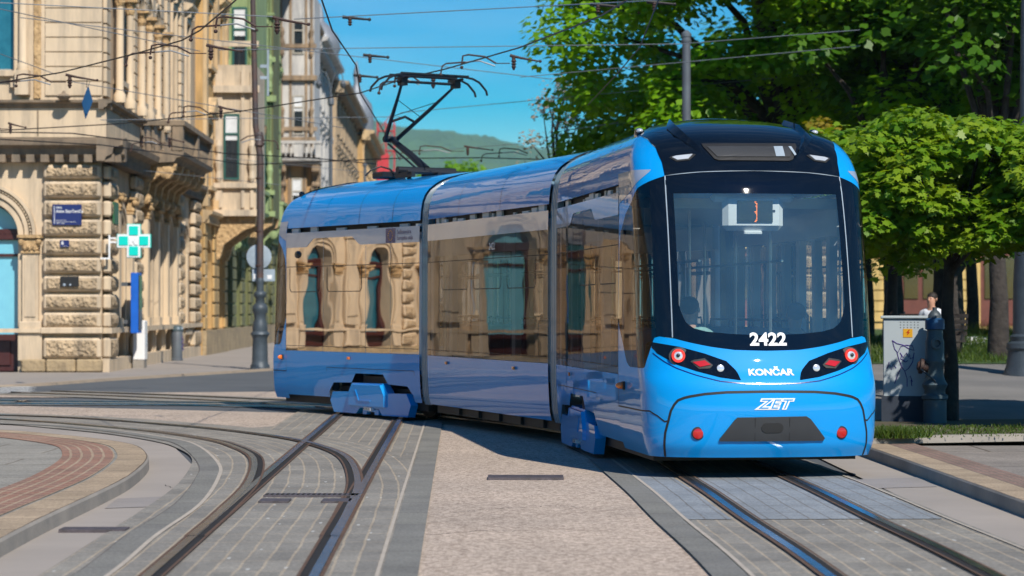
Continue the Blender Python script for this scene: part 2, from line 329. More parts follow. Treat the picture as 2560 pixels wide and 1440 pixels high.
M['railsteel'] = mat('polished_rail', (0.30, 0.33, 0.38), 0.22, 0.9, c2=(0.2, 0.2, 0.2), ns=8)
M['railside'] = mat('rusty_rail_edge', (0.15, 0.08, 0.045), 0.75, c2=(0.07, 0.045, 0.03), ns=7, nfac=0.9, bump=0.5, bs=60)
M['groove'] = mat('rail_groove_dirt', (0.012, 0.010, 0.009), 0.95)
M['manhole'] = mat('iron_cover', (0.12, 0.10, 0.11), 0.6, 0.3, c2=(0.07, 0.06, 0.06), ns=20)
M['grass'] = mat('lawn', (0.05, 0.10, 0.018), 0.9, c2=(0.03, 0.075, 0.012), ns=2.0, nfac=0.9, bump=0.8, bs=60, bdist=0.03)
M['soil'] = mat('soil', (0.10, 0.07, 0.045), 0.95, c2=(0.05, 0.06, 0.025), ns=3)
M['bark'] = mat('bark', (0.055, 0.045, 0.038), 0.95, c2=(0.025, 0.02, 0.018), ns=6, bump=0.8, bs=14, bdist=0.03)
M['cabinet'] = mat('pale_grey_cabinet', (0.40, 0.45, 0.48), 0.5, c2=(0.35, 0.40, 0.43), ns=1.2)
M['hydrant'] = mat('blue_hydrant_paint', (0.05, 0.10, 0.13), 0.55, c2=(0.07, 0.085, 0.09), ns=8, nfac=0.8)
M['hydranthi'] = mat('bright_blue_hydrant_cap', (0.015, 0.08, 0.20), 0.45)
M['purple'] = mat('purple_spray_paint', (0.06, 0.02, 0.22), 0.6)
M['yellow'] = mat('warning_yellow', (0.75, 0.38, 0.01), 0.5)
M['leafa'] = leafmat('maple_leaf', (0.075, 0.21, 0.008), (0.27, 0.37, 0.020), 0.42)
M['leafb'] = leafmat('fresh_leaf', (0.10, 0.28, 0.006), (0.26, 0.44, 0.014), 0.5)
M['leafd'] = leafmat('shade_toned_leaf', (0.035, 0.12, 0.006), (0.10, 0.21, 0.012), 0.4)  # darker leaf copy, shade of the park crowns put into the colour
M['leafy'] = leafmat('yellow_leaf', (0.20, 0.24, 0.015), (0.32, 0.20, 0.03), 0.4)
M['blade'] = leafmat('grass_blade', (0.035, 0.085, 0.010), (0.10, 0.14, 0.02), 0.3)
M['blossom'] = leafmat('pale_buds', (0.30, 0.26, 0.20), (0.40, 0.34, 0.30), 0.3)
M['hill'] = mat('wooded_hill', (0.045, 0.10, 0.03), 1.0, c2=(0.08, 0.16, 0.035), ns=0.004, nfac=0.8, bump=1.0, bs=0.03, bdist=25)
# ---------------- ground ----------------
def sheet(name, pts, z, m, kind='structure', label=None):
    bm = bmesh.new(); vs = [bm.verts.new((p[0], p[1], z)) for p in pts]; bm.faces.new(vs)
    bmesh.ops.triangulate(bm, faces=bm.faces[:])
    bmesh.ops.recalc_face_normals(bm, faces=bm.faces[:])
    if bm.faces and sum(f.normal.z for f in bm.faces) < 0: bmesh.ops.reverse_faces(bm, faces=bm.faces[:])
    uv = bm.loops.layers.uv.new('uv')
    for f in bm.faces:
        for l in f.loops: l[uv].uv = (l.vert.co.x, l.vert.co.y)
    me = bpy.data.meshes.new(name); bm.to_mesh(me); bm.free(); me.materials.append(m)
    o = bpy.data.objects.new(name, me); col.objects.link(o); return tag(o, label, kind=kind)
def resample(pts, step=0.4):
    """smooth curve through points"""
    P = [Vector((p[0], p[1])) for p in pts]; out = []
    for i in range(len(P) - 1):
        a = P[max(i - 1, 0)]; b = P[i]; c = P[i + 1]; d = P[min(i + 2, len(P) - 1)]
        n = max(1, int((c - b).length / step))
        for k in range(n):
            t = k / n
            out.append(0.5 * ((2 * b) + (c - a) * t + (2 * a - 5 * b + 4 * c - d) * t * t + (3 * b - a - 3 * c + d) * t ** 3))
    out.append(P[-1]); return out
def offs(path, d):
    """shift a path to its right by d"""
    out = []
    for i, p in enumerate(path):
        t = (path[min(i + 1, len(path) - 1)] - path[max(i - 1, 0)]).normalized()
        out.append(p + Vector((t.y, -t.x)) * d)
    return out
def strip(mb, path, d0, d1, z0, z1=None):
    z1 = z0 if z1 is None else z1
    a = offs(path, d0); b = offs(path, d1); L = 0
    for i in range(len(path) - 1):
        l2 = L + (path[i + 1] - path[i]).length
        mb.add([(a[i].x, a[i].y, z0), (b[i].x, b[i].y, z1), (b[i + 1].x, b[i + 1].y, z1), (a[i + 1].x, a[i + 1].y, z0)], [(0, 1, 2, 3)],
               [[(L, d0), (L, d1), (l2, d1), (l2, d0)]]); L = l2
    return mb
GM = M
M['slab'] = pavemat('grey_track_slabs', (0.28, 0.268, 0.24), (0.22, 0.213, 0.195), (0.38, 0.33, 0.26), 0.62, 0.145, 0.010, 0.75, off=0.0, speck=0.7)
M['slabblue'] = pavemat('new_blue_grey_slabs', (0.27, 0.30, 0.33), (0.25, 0.28, 0.31), (0.20, 0.20, 0.2), 0.62, 0.16, 0.008, 0.7, off=0.0)
M['border'] = pavemat('grey_border_slabs', (0.225, 0.225, 0.205), (0.19, 0.19, 0.18), (0.15, 0.14, 0.13), 1.0, 5.0, 0.01, 0.8, off=0.0)
M['redbrick'] = pavemat('red_clinker_paving', (0.31, 0.165, 0.12), (0.26, 0.16, 0.125), (0.38, 0.29, 0.21), 0.22, 0.11, 0.014, 0.85)
M['islandslab'] = pavemat('grey_island_slabs', (0.30, 0.29, 0.26), (0.26, 0.255, 0.23), (0.2, 0.18, 0.15), 1.4, 0.9, 0.015, 0.85)
M['kerbslab'] = pavemat('sandstone_kerb_slabs', (0.42, 0.33, 0.235), (0.36, 0.285, 0.2), (0.14, 0.11, 0.08), 0.85, 3.0, 0.012, 0.8, off=0.0)
M['pinkbrick'] = pavemat('worn_pink_brick', (0.28, 0.18, 0.15), (0.24, 0.17, 0.14), (0.2, 0.16, 0.13), 0.16, 0.08, 0.012, 0.85)
M['mortar'] = mat('mortar_line', (0.46, 0.40, 0.33), 0.9, c2=(0.34, 0.30, 0.25), ns=5, nfac=0.9)
# speckled concrete
def aggmat():
    m = bpy.data.materials.new('exposed_aggregate_concrete'); m.use_nodes = True; n = m.node_tree; b = n.nodes['Principled BSDF']; b.inputs['Roughness'].default_value = 0.9
    t = n.nodes.new('ShaderNodeTexCoord'); v = n.nodes.new('ShaderNodeTexVoronoi'); v.inputs['Scale'].default_value = 42
    n.links.new(t.outputs['Object'], v.inputs['Vector'])
    r = n.nodes.new('ShaderNodeValToRGB'); e = r.color_ramp.elements; e[0].color = (0.26, 0.20, 0.155, 1); e[1].color = (0.60, 0.49, 0.40, 1); e.new(0.5).color = (0.43, 0.35, 0.28, 1)
    sp = n.nodes.new('ShaderNodeSeparateColor'); n.links.new(v.outputs['Color'], sp.inputs[0]); n.links.new(sp.outputs[0], r.inputs[0])
    no = n.nodes.new('ShaderNodeTexNoise'); no.inputs['Scale'].default_value = 0.45; no.inputs['Detail'].default_value = 7; no.inputs['Roughness'].default_value = 0.7; n.links.new(t.outputs['Object'], no.inputs['Vector'])
    r2 = n.nodes.new('ShaderNodeValToRGB'); r2.color_ramp.elements[0].position = 0.3; r2.color_ramp.elements[1].position = 0.7; r2.color_ramp.elements[0].color = (0.80, 0.80, 0.8, 1); r2.color_ramp.elements[1].color = (1.1, 1.08, 1.06, 1); n.links.new(no.outputs['Fac'], r2.inputs[0])
    ml = n.nodes.new('ShaderNodeMixRGB'); ml.blend_type = 'MULTIPLY'; ml.inputs['Fac'].default_value = 1; n.links.new(r.outputs[0], ml.inputs['Color1']); n.links.new(r2.outputs[0], ml.inputs['Color2'])
    # dark hairline cracks
    w = n.nodes.new('ShaderNodeTexVoronoi'); w.feature = 'DISTANCE_TO_EDGE'; w.inputs['Scale'].default_value = 0.22
    wn = n.nodes.new('ShaderNodeTexNoise'); wn.inputs['Scale'].default_value = 1.5; n.links.new(t.outputs['Object'], wn.inputs['Vector'])
    wm = n.nodes.new('ShaderNodeMixRGB'); wm.inputs['Fac'].default_value = 0.25; n.links.new(t.outputs['Object'], wm.inputs['Color1']); n.links.new(wn.outputs['Color'], wm.inputs['Color2']); n.links.new(wm.outputs[0], w.inputs['Vector'])
    cr_ = n.nodes.new('ShaderNodeValToRGB'); cr_.color_ramp.elements[0].position = 0.0; cr_.color_ramp.elements[1].position = 0.004; cr_.color_ramp.elements[0].color = (0.8, 0.78, 0.76, 1); n.links.new(w.outputs['Distance'], cr_.inputs[0])
    m3 = n.nodes.new('ShaderNodeMixRGB'); m3.blend_type = 'MULTIPLY'; m3.inputs['Fac'].default_value = 1; n.links.new(ml.outputs[0], m3.inputs['Color1']); n.links.new(cr_.outputs[0], m3.inputs['Color2'])
    n.links.new(m3.outputs[0], b.inputs['Base Color'])
    bp = n.nodes.new('ShaderNodeBump'); bp.inputs['Strength'].default_value = 0.5; bp.inputs['Distance'].default_value = 0.006; n.links.new(sp.outputs[1], bp.inputs['Height']); n.links.new(bp.outputs[0], b.inputs['Normal'])
    return m
M['agg'] = aggmat()
sheet('ground', [(-2500, -60), (2500, -60), (2500, 5100), (-2500, 5100)], -0.02, M['asphalt'])
sheet('road', [(-60, 5), (6.0, 5), (6.0, 330), (-14, 330), (-14, 66), (-60, 46)], -0.006, M['asphalt'])
# concrete fields between the tracks
sheet('concrete_paving', [(-0.5, 8), (1.5, 8), (1.15, 23), (0.4, 31), (-1.2, 36.5), (-1.12, 34)], 0.004, M['agg'])
sheet('concrete_paving', [(-40, 40.0), (-8.5, 40.3), (-3.2, 37.4), (-2.9, 34.2), (-3.15, 32.5), (-5.0, 33.0), (-7.87, 36.9), (-9.5, 37.9), (-40, 40)], 0.004, M['agg'])
sheet('concrete_paving', [(-40, 44.0), (-7, 44.0), (-3.2, 43.4), (-2.2, 42.3), (-4.6, 47.0), (-9.5, 46.0), (-40, 46.5)], 0.004, M['agg'])
M['island_road'] = mat('pinkish_concrete', (0.36, 0.315, 0.275), 0.9, c2=(0.27, 0.24, 0.21), ns=0.7, nfac=1.0, bump=0.5, bs=70, bdist=0.006)
sheet('concrete_margin', [(-2.2, 8), (-2.75, 15), (-2.8, 19.9), (-3.05, 22.9), (-3.3, 25.0), (-3.91, 28.1), (-4.45, 29.9), (-5.77, 32.3), (-7.15, 33.75), (-12, 36.5), (-30, 38), (-30, 8)], 0.004, M['island_road'])
# far street asphalt patch, zebra
strip(MB(), resample([(-40, 42.0), (-8.6, 41.5), (-4.0, 40.6), (-1.6, 38.5)]), -1.0, 1.0, 0.008).build('track_bed', M['border'], kind='structure')
mb = MB()
for i in range(7):
    y = 45.8 + i * 0.62
    mb.add([(-16, y, 0.012), (-9.0 - i * 0.12, y, 0.012), (-9.25 - i * 0.12, y + 0.33, 0.012), (-16, y + 0.33, 0.012)], [(0, 1, 2, 3)])
mb.build('zebra_crossing', M['line'], kind='structure')

# track centre lines
trackL = resample([(-1.66 + 0.0215 * 6.7, 8), (-1.69, 14.7), (-2.14, 36.0), (-2.5, 54.0), (-3.0, 75), (-4.4, 140), (-5.5, 200), (-7.5, 300)], 1.5)
tr = [(2.45, 8), (2.40, 14.7), (2.28, 18.5), (2.17, 22.2)]
for k in range(1, 12):
    a = R(3 + k * 4.6); tr.append((-25.85 + 28.0 * math.cos(a), 24.0 + 28.0 * math.sin(a)))
trackR = resample(tr, 0.5)
branch = resample([(-1.75, 17.0), (-1.80, 19.2), (-1.93, 22.4), (-2.28, 26.0), (-2.78, 28.3), (-3.28, 29.8), (-4.25, 31.75), (-5.45, 33.5), (-6.5, 34.8), (-7.6, 35.7), (-10.5, 37.2), (-16, 38.3), (-40, 39.2)], 0.4)
far_track = resample([(-40, 41.9), (-12, 41.9), (-8.6, 41.45), (-5.5, 40.9), (-3.0, 39.9)], 0.5)
strip(MB(), [p for p in trackL if p.y < 41] , -1.18, 1.12, 0.008).build('track_slabs', M['slab'], kind='structure')
strip(MB(), [p for p in trackL if p.y > 43], -1.18, 1.12, 0.008).build('track_slabs', M['slab'], kind='structure')
strip(MB(), [p for p in trackR], -1.18, 1.12, 0.012).build('track_slabs', M['slab'], kind='structure')
strip(MB(), [p for p in trackL if p.y < 17] + [p for p in branch if p.y > 17.5 or p.x < -3], -1.15, 1.1, 0.016).build('track_slabs', M['slab'], kind='structure')
strip(MB(), [p for p in trackR if 18.2 < p.y < 24], -0.46, 0.44, 0.0165).build('track_slabs', M['slabblue'], kind='structure')
strip(MB(), [p for p in trackR if 18.2 < p.y < 24], 0.60, 1.02, 0.0165).build('track_slabs', M['slabblue'], kind='structure')
strip(MB(), [p for p in trackR if 18.2 < p.y < 24], -1.05, -0.60, 0.0165).build('track_slabs', M['slabblue'], kind='structure')
# mortar lines and outer borders
strip(MB(), [p for p in trackL if p.y < 37], 0.86, 0.885, 0.020).build('mortar_joint', M['mortar'], kind='structure')
strip(MB(), [p for p in trackL if p.y < 37], 0.90, 1.12, 0.0205).build('border_slabs', M['border'], kind='structure')
strip(MB(), [p for p in trackR if p.y < 26], -0.97, -0.94, 0.0205).build('mortar_joint', M['mortar'], kind='structure')
strip(MB(), [p for p in trackR if p.y < 26], -1.2, -0.98, 0.0210).build('border_slabs', M['border'], kind='structure')
strip(MB(), [p for p in trackR if p.y < 26], 1.05, 1.07, 0.0205).build('mortar_joint', M['mortar'], kind='structure')
edge = resample([(-2.55, 8), (-2.62, 12), (-2.66, 15), (-2.74, 17.15), (-2.78, 19.9), (-3.0, 22.9), (-3.25, 25.0), (-3.85, 28.1), (-4.4, 29.8), (-5.7, 32.2), (-7.1, 33.65), (-12, 36.3)], 0.3)
strip(MB(), edge, 0.0, 0.20, 0.0215).build('border_slabs', M['border'], kind='structure')
strip(MB(), edge, 0.20, 0.235, 0.0220).build('mortar_joint', M['mortar'], kind='structure')
# slabs filling the fork between branch and straight track
fork = [(-1.9, 19), (-2.0, 24), (-2.2, 27), (-2.9, 29.5), (-3.9, 32), (-3.1, 33.6), (-2.5, 34.5), (-1.2, 34.5), (-1.0, 20)]
sheet('track_slabs', fork, 0.0065, M['slab'])

def rail_thing(path, d, side, label, group, z=0.026, zh=0.006):
    """grooved tram rail set flush in the slabs: running head, groove, guard lip"""
    q = MB(); s = side
    strip(q, path, d - 0.030, d + 0.030, z + zh)
    strip(q, path, d - 0.032, d - 0.030, z - 0.02, z + zh); strip(q, path, d + 0.030, d + 0.032, z + zh, z - 0.02)
    t = q.build('tram_rail', M['railsteel'], label=label, cat='rail', group=group)
    g = MB(); a, b = (d + s * 0.034, d + s * 0.085); strip(g, path, min(a, b), max(a, b), z + 0.0005)
    g.build('rail_groove', M['groove'], t)
    l = MB(); a, b = (d + s * 0.085, d + s * 0.105); strip(l, path, min(a, b), max(a, b), z + zh * 0.7); 
    l.build('guard_lip', M['railside'], t)
    e = MB(); strip(e, path, *( (d - 0.058, d - 0.033) if s > 0 else (d + 0.033, d + 0.058)), z + 0.001); e.build('rusty_edge', M['railside'], t)
    return t
nearL = [p for p in trackL if p.y < 210]
rail_thing(nearL, -0.5, 1, 'left rail of the straight track in the foreground, crossed by the curving branch', 'tram rails')
rail_thing(nearL, 0.5, -1, 'right rail of the straight track in the foreground, shiny with a gritty groove', 'tram rails')
rail_thing(trackR, -0.5, 1, 'left rail of the track the blue tram stands on', 'tram rails')
rail_thing(trackR, 0.5, -1, 'right rail of the track the blue tram stands on, nearest the right kerb', 'tram rails')
rail_thing(branch, -0.5, 1, 'inner rail of the rusty branch curving off to the left, nearest the brick island', 'tram rails', 0.028)
rail_thing(branch, 0.5, -1, 'outer rail of the rusty branch curving off to the left across the straight track', 'tram rails', 0.028)
rail_thing(far_track, -0.5, 1, 'far rail of the track running left from under the tail of the tram', 'tram rails')
rail_thing(far_track, 0.5, -1, 'near rail of the track running left from under the tail of the tram', 'tram rails')
# iron covers and drains
def cover(name, x0, x1, y0, y1, label, cat, slots=0, z=0.024, g=None):
    t = empty(name, ((x0 + x1) / 2, (y0 + y1) / 2, 0), 0, label, cat, g); w = (x1 - x0) / 2; h = (y1 - y0) / 2
    f = MB(); f.box(-w, w, -h, h, 0.004, z + 0.004); f.build('cover_frame', M['manhole'], t)
    if slots:
        s = MB()
        for i in range(slots):
            xx = -w + 2 * w * (i + 0.5) / slots; s.box(xx - w / slots * 0.45, xx + w / slots * 0.45, -h * 0.6, h * 0.6, z, z + 0.007)
        s.build('slot', M['groove'], t)
    return t
cover('track_drain', -0.23, 0.49, 22.85, 23.25, 'long narrow iron cover set in the beige concrete between the two tracks', 'drain cover', 0)
cover('track_drain', -2.12, -1.32, 20.62, 20.86, 'slotted iron drain lying across the straight track between its rails', 'drain cover', 18, z=0.03)
cover('iron_plate', -2.10, -1.85, 20.0, 20.3, 'small grey iron plate beside the left rail, just nearer than the slotted drain', 'cover plate', 0, z=0.03)
cover('iron_plate', -1.58, -1.34, 20.0, 20.3, 'small grey iron plate beside the right rail, just nearer than the slotted drain', 'cover plate', 0, z=0.03)
cover('point_box_cover', -3.28, -2.8, 17.5, 17.72, 'thin dark metal cover lying by the kerb of the brick island', 'cover plate', 0)

# cracks and repairs in the concrete
def crack(pts, w, label=None):
    rs = random.Random(int(pts[0][0] * 977)); P = []
    for i in range(len(pts) - 1):
        for k in range(14): u = k / 14; P.append(Vector((lerp0(pts[i][0], pts[i + 1][0], u) + rs.gauss(0, .006), lerp0(pts[i][1], pts[i + 1][1], u) + rs.gauss(0, .03))))
    q = MB(); strip(q, P, -w, w, 0.0065); q.build('pavement_crack', M['groove'], kind='structure')
def lerp0(a, b, u): return a + (b - a) * u
crack([(-.50, 19.2), (-.1, 19.6), (.35, 19.9), (.62, 19.7)], .004); crack([(-.62, 17.3), (-.2, 17.7), (.15, 17.6)], .005); crack([(.0, 26.5), (.5, 26.2)], .004); crack([(-3.2, 22.2), (-2.9, 21.5)], .004); crack([(3.0, 20.5), (3.45, 20.9), (3.9, 20.7)], .006)
M['patch'] = mat('repair_patch', (0.30, 0.27, 0.25), 0.9, c2=(0.23, 0.21, 0.195), ns=1.5, nfac=.9, bump=.5, bs=60)
sheet('concrete_patch', [(2.98, 21.6), (3.85, 21.9), (3.88, 23.1), (3.0, 22.7)], 0.0135, M['patch'])
sheet('concrete_patch', [(-3.3, 19.6), (-2.85, 19.8), (-2.86, 20.9), (-3.36, 20.6)], 0.008, M['patch'])
# brick island on the left with a granite kerb
isl_edge = resample([(-3.1, 8), (-3.22, 12), (-3.36, 16.0), (-3.40, 18), (-3.41, 19.8), (-3.45, 21.7), (-3.62, 23.9), (-3.85, 25.4), (-4.2, 26.8), (-4.8, 28.0), (-5.7, 29.3), (-6.6, 30.2), (-9, 31.5), (-14, 32.6), (-30, 33.5)], 0.3)
KH = 0.12
isl = [(p.x, p.y) for p in offs(isl_edge, -0.3)] + [(-30, 8)]
sheet('island_pavement', isl, KH - 0.004, M['islandslab'])
strip(MB(), isl_edge, -0.30, 0.0, KH).build('island_kerb', M['kerbslab'], kind='structure')
kb = MB(); strip(kb, isl_edge, 0.0, 0.015, KH, KH - 0.02); strip(kb, isl_edge, 0.015, 0.02, KH - 0.02, -0.01); kb.build('island_kerb', M['kerbgrey'], kind='structure')
strip(MB(), isl_edge, -0.86, -0.33, KH + 0.002).build('brick_band', M['redbrick'], kind='structure')
# right pavement with kerb
ke = resample([(4.08, 8), (4.03, 15), (3.98, 19), (3.90, 24), (3.84, 27), (3.82, 31), (3.7, 36), (3.4, 44), (2.9, 56), (2.0, 80)], 0.6)
strip(MB(), ke, 0, 0.30, 0.13).build('right_kerb', M['kerbslab'], kind='structure')
kb = MB(); strip(kb, ke, -0.012, 0.0, 0.115, 0.13); strip(kb, ke, -0.02, -0.012, -0.01, 0.115); kb.build('right_kerb', M['kerbgrey'], kind='structure')
strip(MB(), ke, 0.30, 0.62, 0.127).build('brick_gutter', M['pinkbrick'], kind='structure')
pv = [(p.x, p.y) for p in offs([q for q in ke if q.y < 26.6], 0.62)] + [(30, 27.6), (30, 8)]
M['rightpave'] = pavemat('grey_asphalt_pavement', (0.26, 0.235, 0.21), (0.235, 0.215, 0.195), (0.12, 0.10, 0.08), 5.0, 2.3, 0.02, 0.9)
sheet('pavement', pv, 0.127, M['rightpave'])
sheet('road_margin', [(3.4, 8), (4.1, 8), (3.98, 20), (3.82, 30), (3.3, 30), (3.36, 16)], 0.010, M['island_road'])
# tree strip: kerb and grass
gx = resample([(3.95, 26.7), (6, 27.5), (12, 28.2), (30, 29)], 1.0)
kb = MB(); strip(kb, gx, 0.0, 0.02, 0.20, 0.12); strip(kb, gx, -0.16, 0.0, 0.20); strip(kb, gx, -0.17, -0.16, 0.1, 0.2); kb.build('grass_kerb', M['kerbgrey'], kind='structure')
gs = MB(); strip(gs, gx, -4.9, -0.16, 0.15, 0.19); gs.build('verge_soil', M['soil'], kind='structure')
# park path rising gently to a lawn
def ramp(name, xs, ys, zs, m):
    q = MB()
    for i in range(len(ys) - 1):
        q.add([(xs[0], ys[i], zs[i]), (xs[1], ys[i], zs[i]), (xs[1], ys[i + 1], zs[i + 1]), (xs[0], ys[i + 1], zs[i + 1])], [(0, 1, 2, 3)], [[(xs[0], ys[i]), (xs[1], ys[i]), (xs[1], ys[i + 1]), (xs[0], ys[i + 1])]])
    return q.build(name, m, kind='structure')
ramp('park_path', (4.05, 40), (31.6, 33, 37, 43.5), (0.145, 0.17, 0.30, 0.62), M['parkpave'])
ramp('lawn', (4.5, 60), (43.5, 47, 60, 94), (0.63, 0.72, 0.75, 0.8), M['grass'])
# left pavement in front of the buildings
lk = resample([(-40, 41.0 + 3.5), (-20, 46.5), (-14, 48.6), (-10.43, 49.6), (-8.87, 54.75), (-6.6, 61.9), (-5.9, 64.5), (-5.7, 68), (-6.3, 90), (-7.7, 150), (-11, 300)], 0.8)
lp = [(p.x, p.y) for p in lk] + [(-20, 300), (-20, 100), (-60, 100), (-60, 44)]
sheet('left_pavement', lp, 0.012, M['asphaltwarm'])
kb = MB(); strip(kb, lk, -0.25, 0.0, 0.05); strip(kb, lk, 0.0, 0.015, 0.05, -0.01); strip(kb, lk, -0.26, -0.25, 0.0, 0.05); kb.build('left_kerb', M['kerb'], kind='structure')

# ---------------- hills far away ----------------
def hill(name, Y, prof, depth, m):
    bm = MB(); n = 220
    xs = np.linspace(-0.35, 0.35, n)
    def hh(a): return np.interp(a, [p[0] for p in prof], [p[1] for p in prof])
    rs = np.random.default_rng(3); ph = rs.random((12, 2)) * 6.28
    rows = 26; vs = []
    for j in range(rows + 1):
        t = j / rows; yy = Y + depth * t
        for a in xs:
            base = hh(a) * yy * math.sin(min(t * 1.25, 1) * math.pi / 2) ** 0.8
            w = sum(math.sin(a * 60 * (k * .7 + 1) + ph[k, 0] + t * (2 + k)) / (k + 2) for k in range(10))
            w2 = sum(math.sin(a * 480 * (k * .6 + 1) + ph[k, 1] + t * (20 + 9 * k)) for k in range(8))
            vs.append((a * yy, yy, base * (1 + 0.05 * w * (1 - t * .6)) + w2 * 1.6 - 6))
    fs = [(j * n + i, j * n + i + 1, (j + 1) * n + i + 1, (j + 1) * n + i) for j in range(rows) for i in range(n - 1)]
    bm.add(vs, fs); return bm.build(name, m, smooth=80, kind='structure')
hill('hills', 3600, [(-.35, .078), (-.1, .080), (-.06, .079), (-.045, .0765), (-.02, .0725), (0.0, .068), (.02, .066), (.1, .062), (.35, .05)], 1400, M['hill'])
hill('hills', 2300, [(-.35, .045), (-.06, .040), (-.045, .044), (-.02, .052), (0.0, .056), (.02, .054), (.1, .05), (.35, .05)], 700, M['hill'])
# ---------------- the tram ----------------
TAB = np.array([(.22,1.08,.1,.5,1.8),(.35,1.12,.03,.55,1.8),(.6,1.14,0,.6,1.8),(.8,1.148,.01,.6,1.8),(.92,1.15,.04,.6,1.8),(1.05,1.15,.12,.6,1.8),(1.25,1.15,.2,.58,1.8),(1.6,1.148,.28,.55,1.8),(2.3,1.145,.45,.52,1.8),(2.8,1.14,.62,.5,1.8),(2.96,1.13,.70,.5,1.9),(3.15,1.10,.85,.56,2.1),(3.3,1.02,1.05,.62,2.4),(3.42,.86,1.35,.68,2.7),(3.5,.68,1.7,.65,2.9),(3.56,.42,2.1,.5,3.1),(3.6,.2,2.5,.4,3.1),(3.605,0.0,2.8,.2,3.1)])
TW = np.concatenate([[0], np.cumsum(np.hypot(np.hypot(np.diff(TAB[:, 0]), np.diff(TAB[:, 1]) * .6), np.diff(TAB[:, 2]) * .6))])
def _m(k):
    n = len(TW); a, b = max(k - 1, 0), min(k + 1, n - 1); return (TAB[b] - TAB[a]) / (TW[b] - TW[a])
def tabw(w):
    i = min(max(int(np.searchsorted(TW, w)) - 1, 0), len(TW) - 2); h = TW[i + 1] - TW[i]; u = (w - TW[i]) / h
    return (2*u**3-3*u*u+1)*TAB[i] + (u**3-2*u*u+u)*h*_m(i) + (-2*u**3+3*u*u)*TAB[i+1] + (u**3-u*u)*h*_m(i+1)
_wg = np.linspace(0, TW[-1], 1200); _zg = np.maximum.accumulate(np.array([tabw(w)[0] for w in _wg])); _hg = np.array([tabw(w)[1] for w in _wg])
def wz(z): return float(np.interp(z, _zg + np.arange(1200) * 1e-9, _wg))
def hwz(z): return float(np.interp(z, _zg + np.arange(1200) * 1e-9, _hg))
def Sw(t, w):
    z, hw, y0, D, yc = tabw(min(max(w, 0), TW[-1])); a = min(abs(t) / .8, 1) * math.pi / 2
    x = math.copysign(max(hw, 0) * math.sin(a) ** .8, t); y = y0 + D * (1 - max(math.cos(a), 0) ** .8)
    if abs(t) > .8: y += (yc - y0 - D) * (abs(t) - .8) / .2
    return Vector((x, y, z))
def Nw(t, w):
    e = 2e-3; du = Sw(min(t + e, 1), w) - Sw(max(t - e, -1), w); dv = Sw(t, w + e) - Sw(t, max(w - e, 0)); n = du.cross(dv)
    if n.length < 1e-9: return Vector((0, 0, 1))
    n.normalize()
    if n.dot(Sw(t, w) - Vector((0, 2.2, 1.6))) < 0: n = -n
    return n
def S(t, z, off=0.0):
    w = wz(z); return Sw(t, w) + (Nw(t, w) * off if off else Vector((0, 0, 0)))
def tx(x, z):
    h = hwz(z); return math.copysign(.8 * math.asin(min(abs(x) / h, 1) ** 1.25) / (math.pi / 2), x)
def ip(x, tab_): return float(np.interp(x, [p[0] for p in tab_], [p[1] for p in tab_]))
TEXTC = {}
def textmesh(s, size=1.0, bold=0.0, shear=0.0, align='CENTER', space=1.0):
    cu = bpy.data.curves.new('t', 'FONT'); cu.body = s; cu.size = size; cu.offset = bold; cu.shear = shear; cu.align_x = align; cu.align_y = 'CENTER'; cu.resolution_u = 4; cu.space_character = space
    o = bpy.data.objects.new('t', cu); col.objects.link(o); bpy.context.view_layer.update()
    me = bpy.data.meshes.new_from_object(o.evaluated_get(bpy.context.evaluated_depsgraph_get()))
    bm = bmesh.new(); bm.from_mesh(me); bmesh.ops.triangulate(bm, faces=bm.faces[:]); bmesh.ops.subdivide_edges(bm, edges=[e for e in bm.edges if e.calc_length() > size * .35], cuts=2)
    bm.verts.index_update(); V = [v.co.copy() for v in bm.verts]; Fc = [[v.index for v in f.verts] for f in bm.faces]; bm.free()
    bpy.data.objects.remove(o); bpy.data.curves.remove(cu); bpy.data.meshes.remove(me); return V, Fc
def text(name, s, size, fn, m, parent, Mx=None, sx=1.0, **k):
    V, Fc = textmesh(s, size, **k); q = MB(Mx); q.add([fn(v.x * sx, v.y) for v in V], Fc); return q.build(name, m, parent)

TROOT = frame((2.445, 22.74, 0), R(7.5)); TI = TROOT.inverted()
MA = Matrix.Identity(4); MBs = TI @ frame((1.525, 29.30, 0), R(17.8)); MC = TI @ frame((-3.52, 40.04, 0), R(212))
tram = empty('articulated_tram', (2.445, 22.74, 0), R(7.5), 'glossy bright blue low-floor articulated tram with a black roof cap, number 2422, rounding the curve', 'tram')

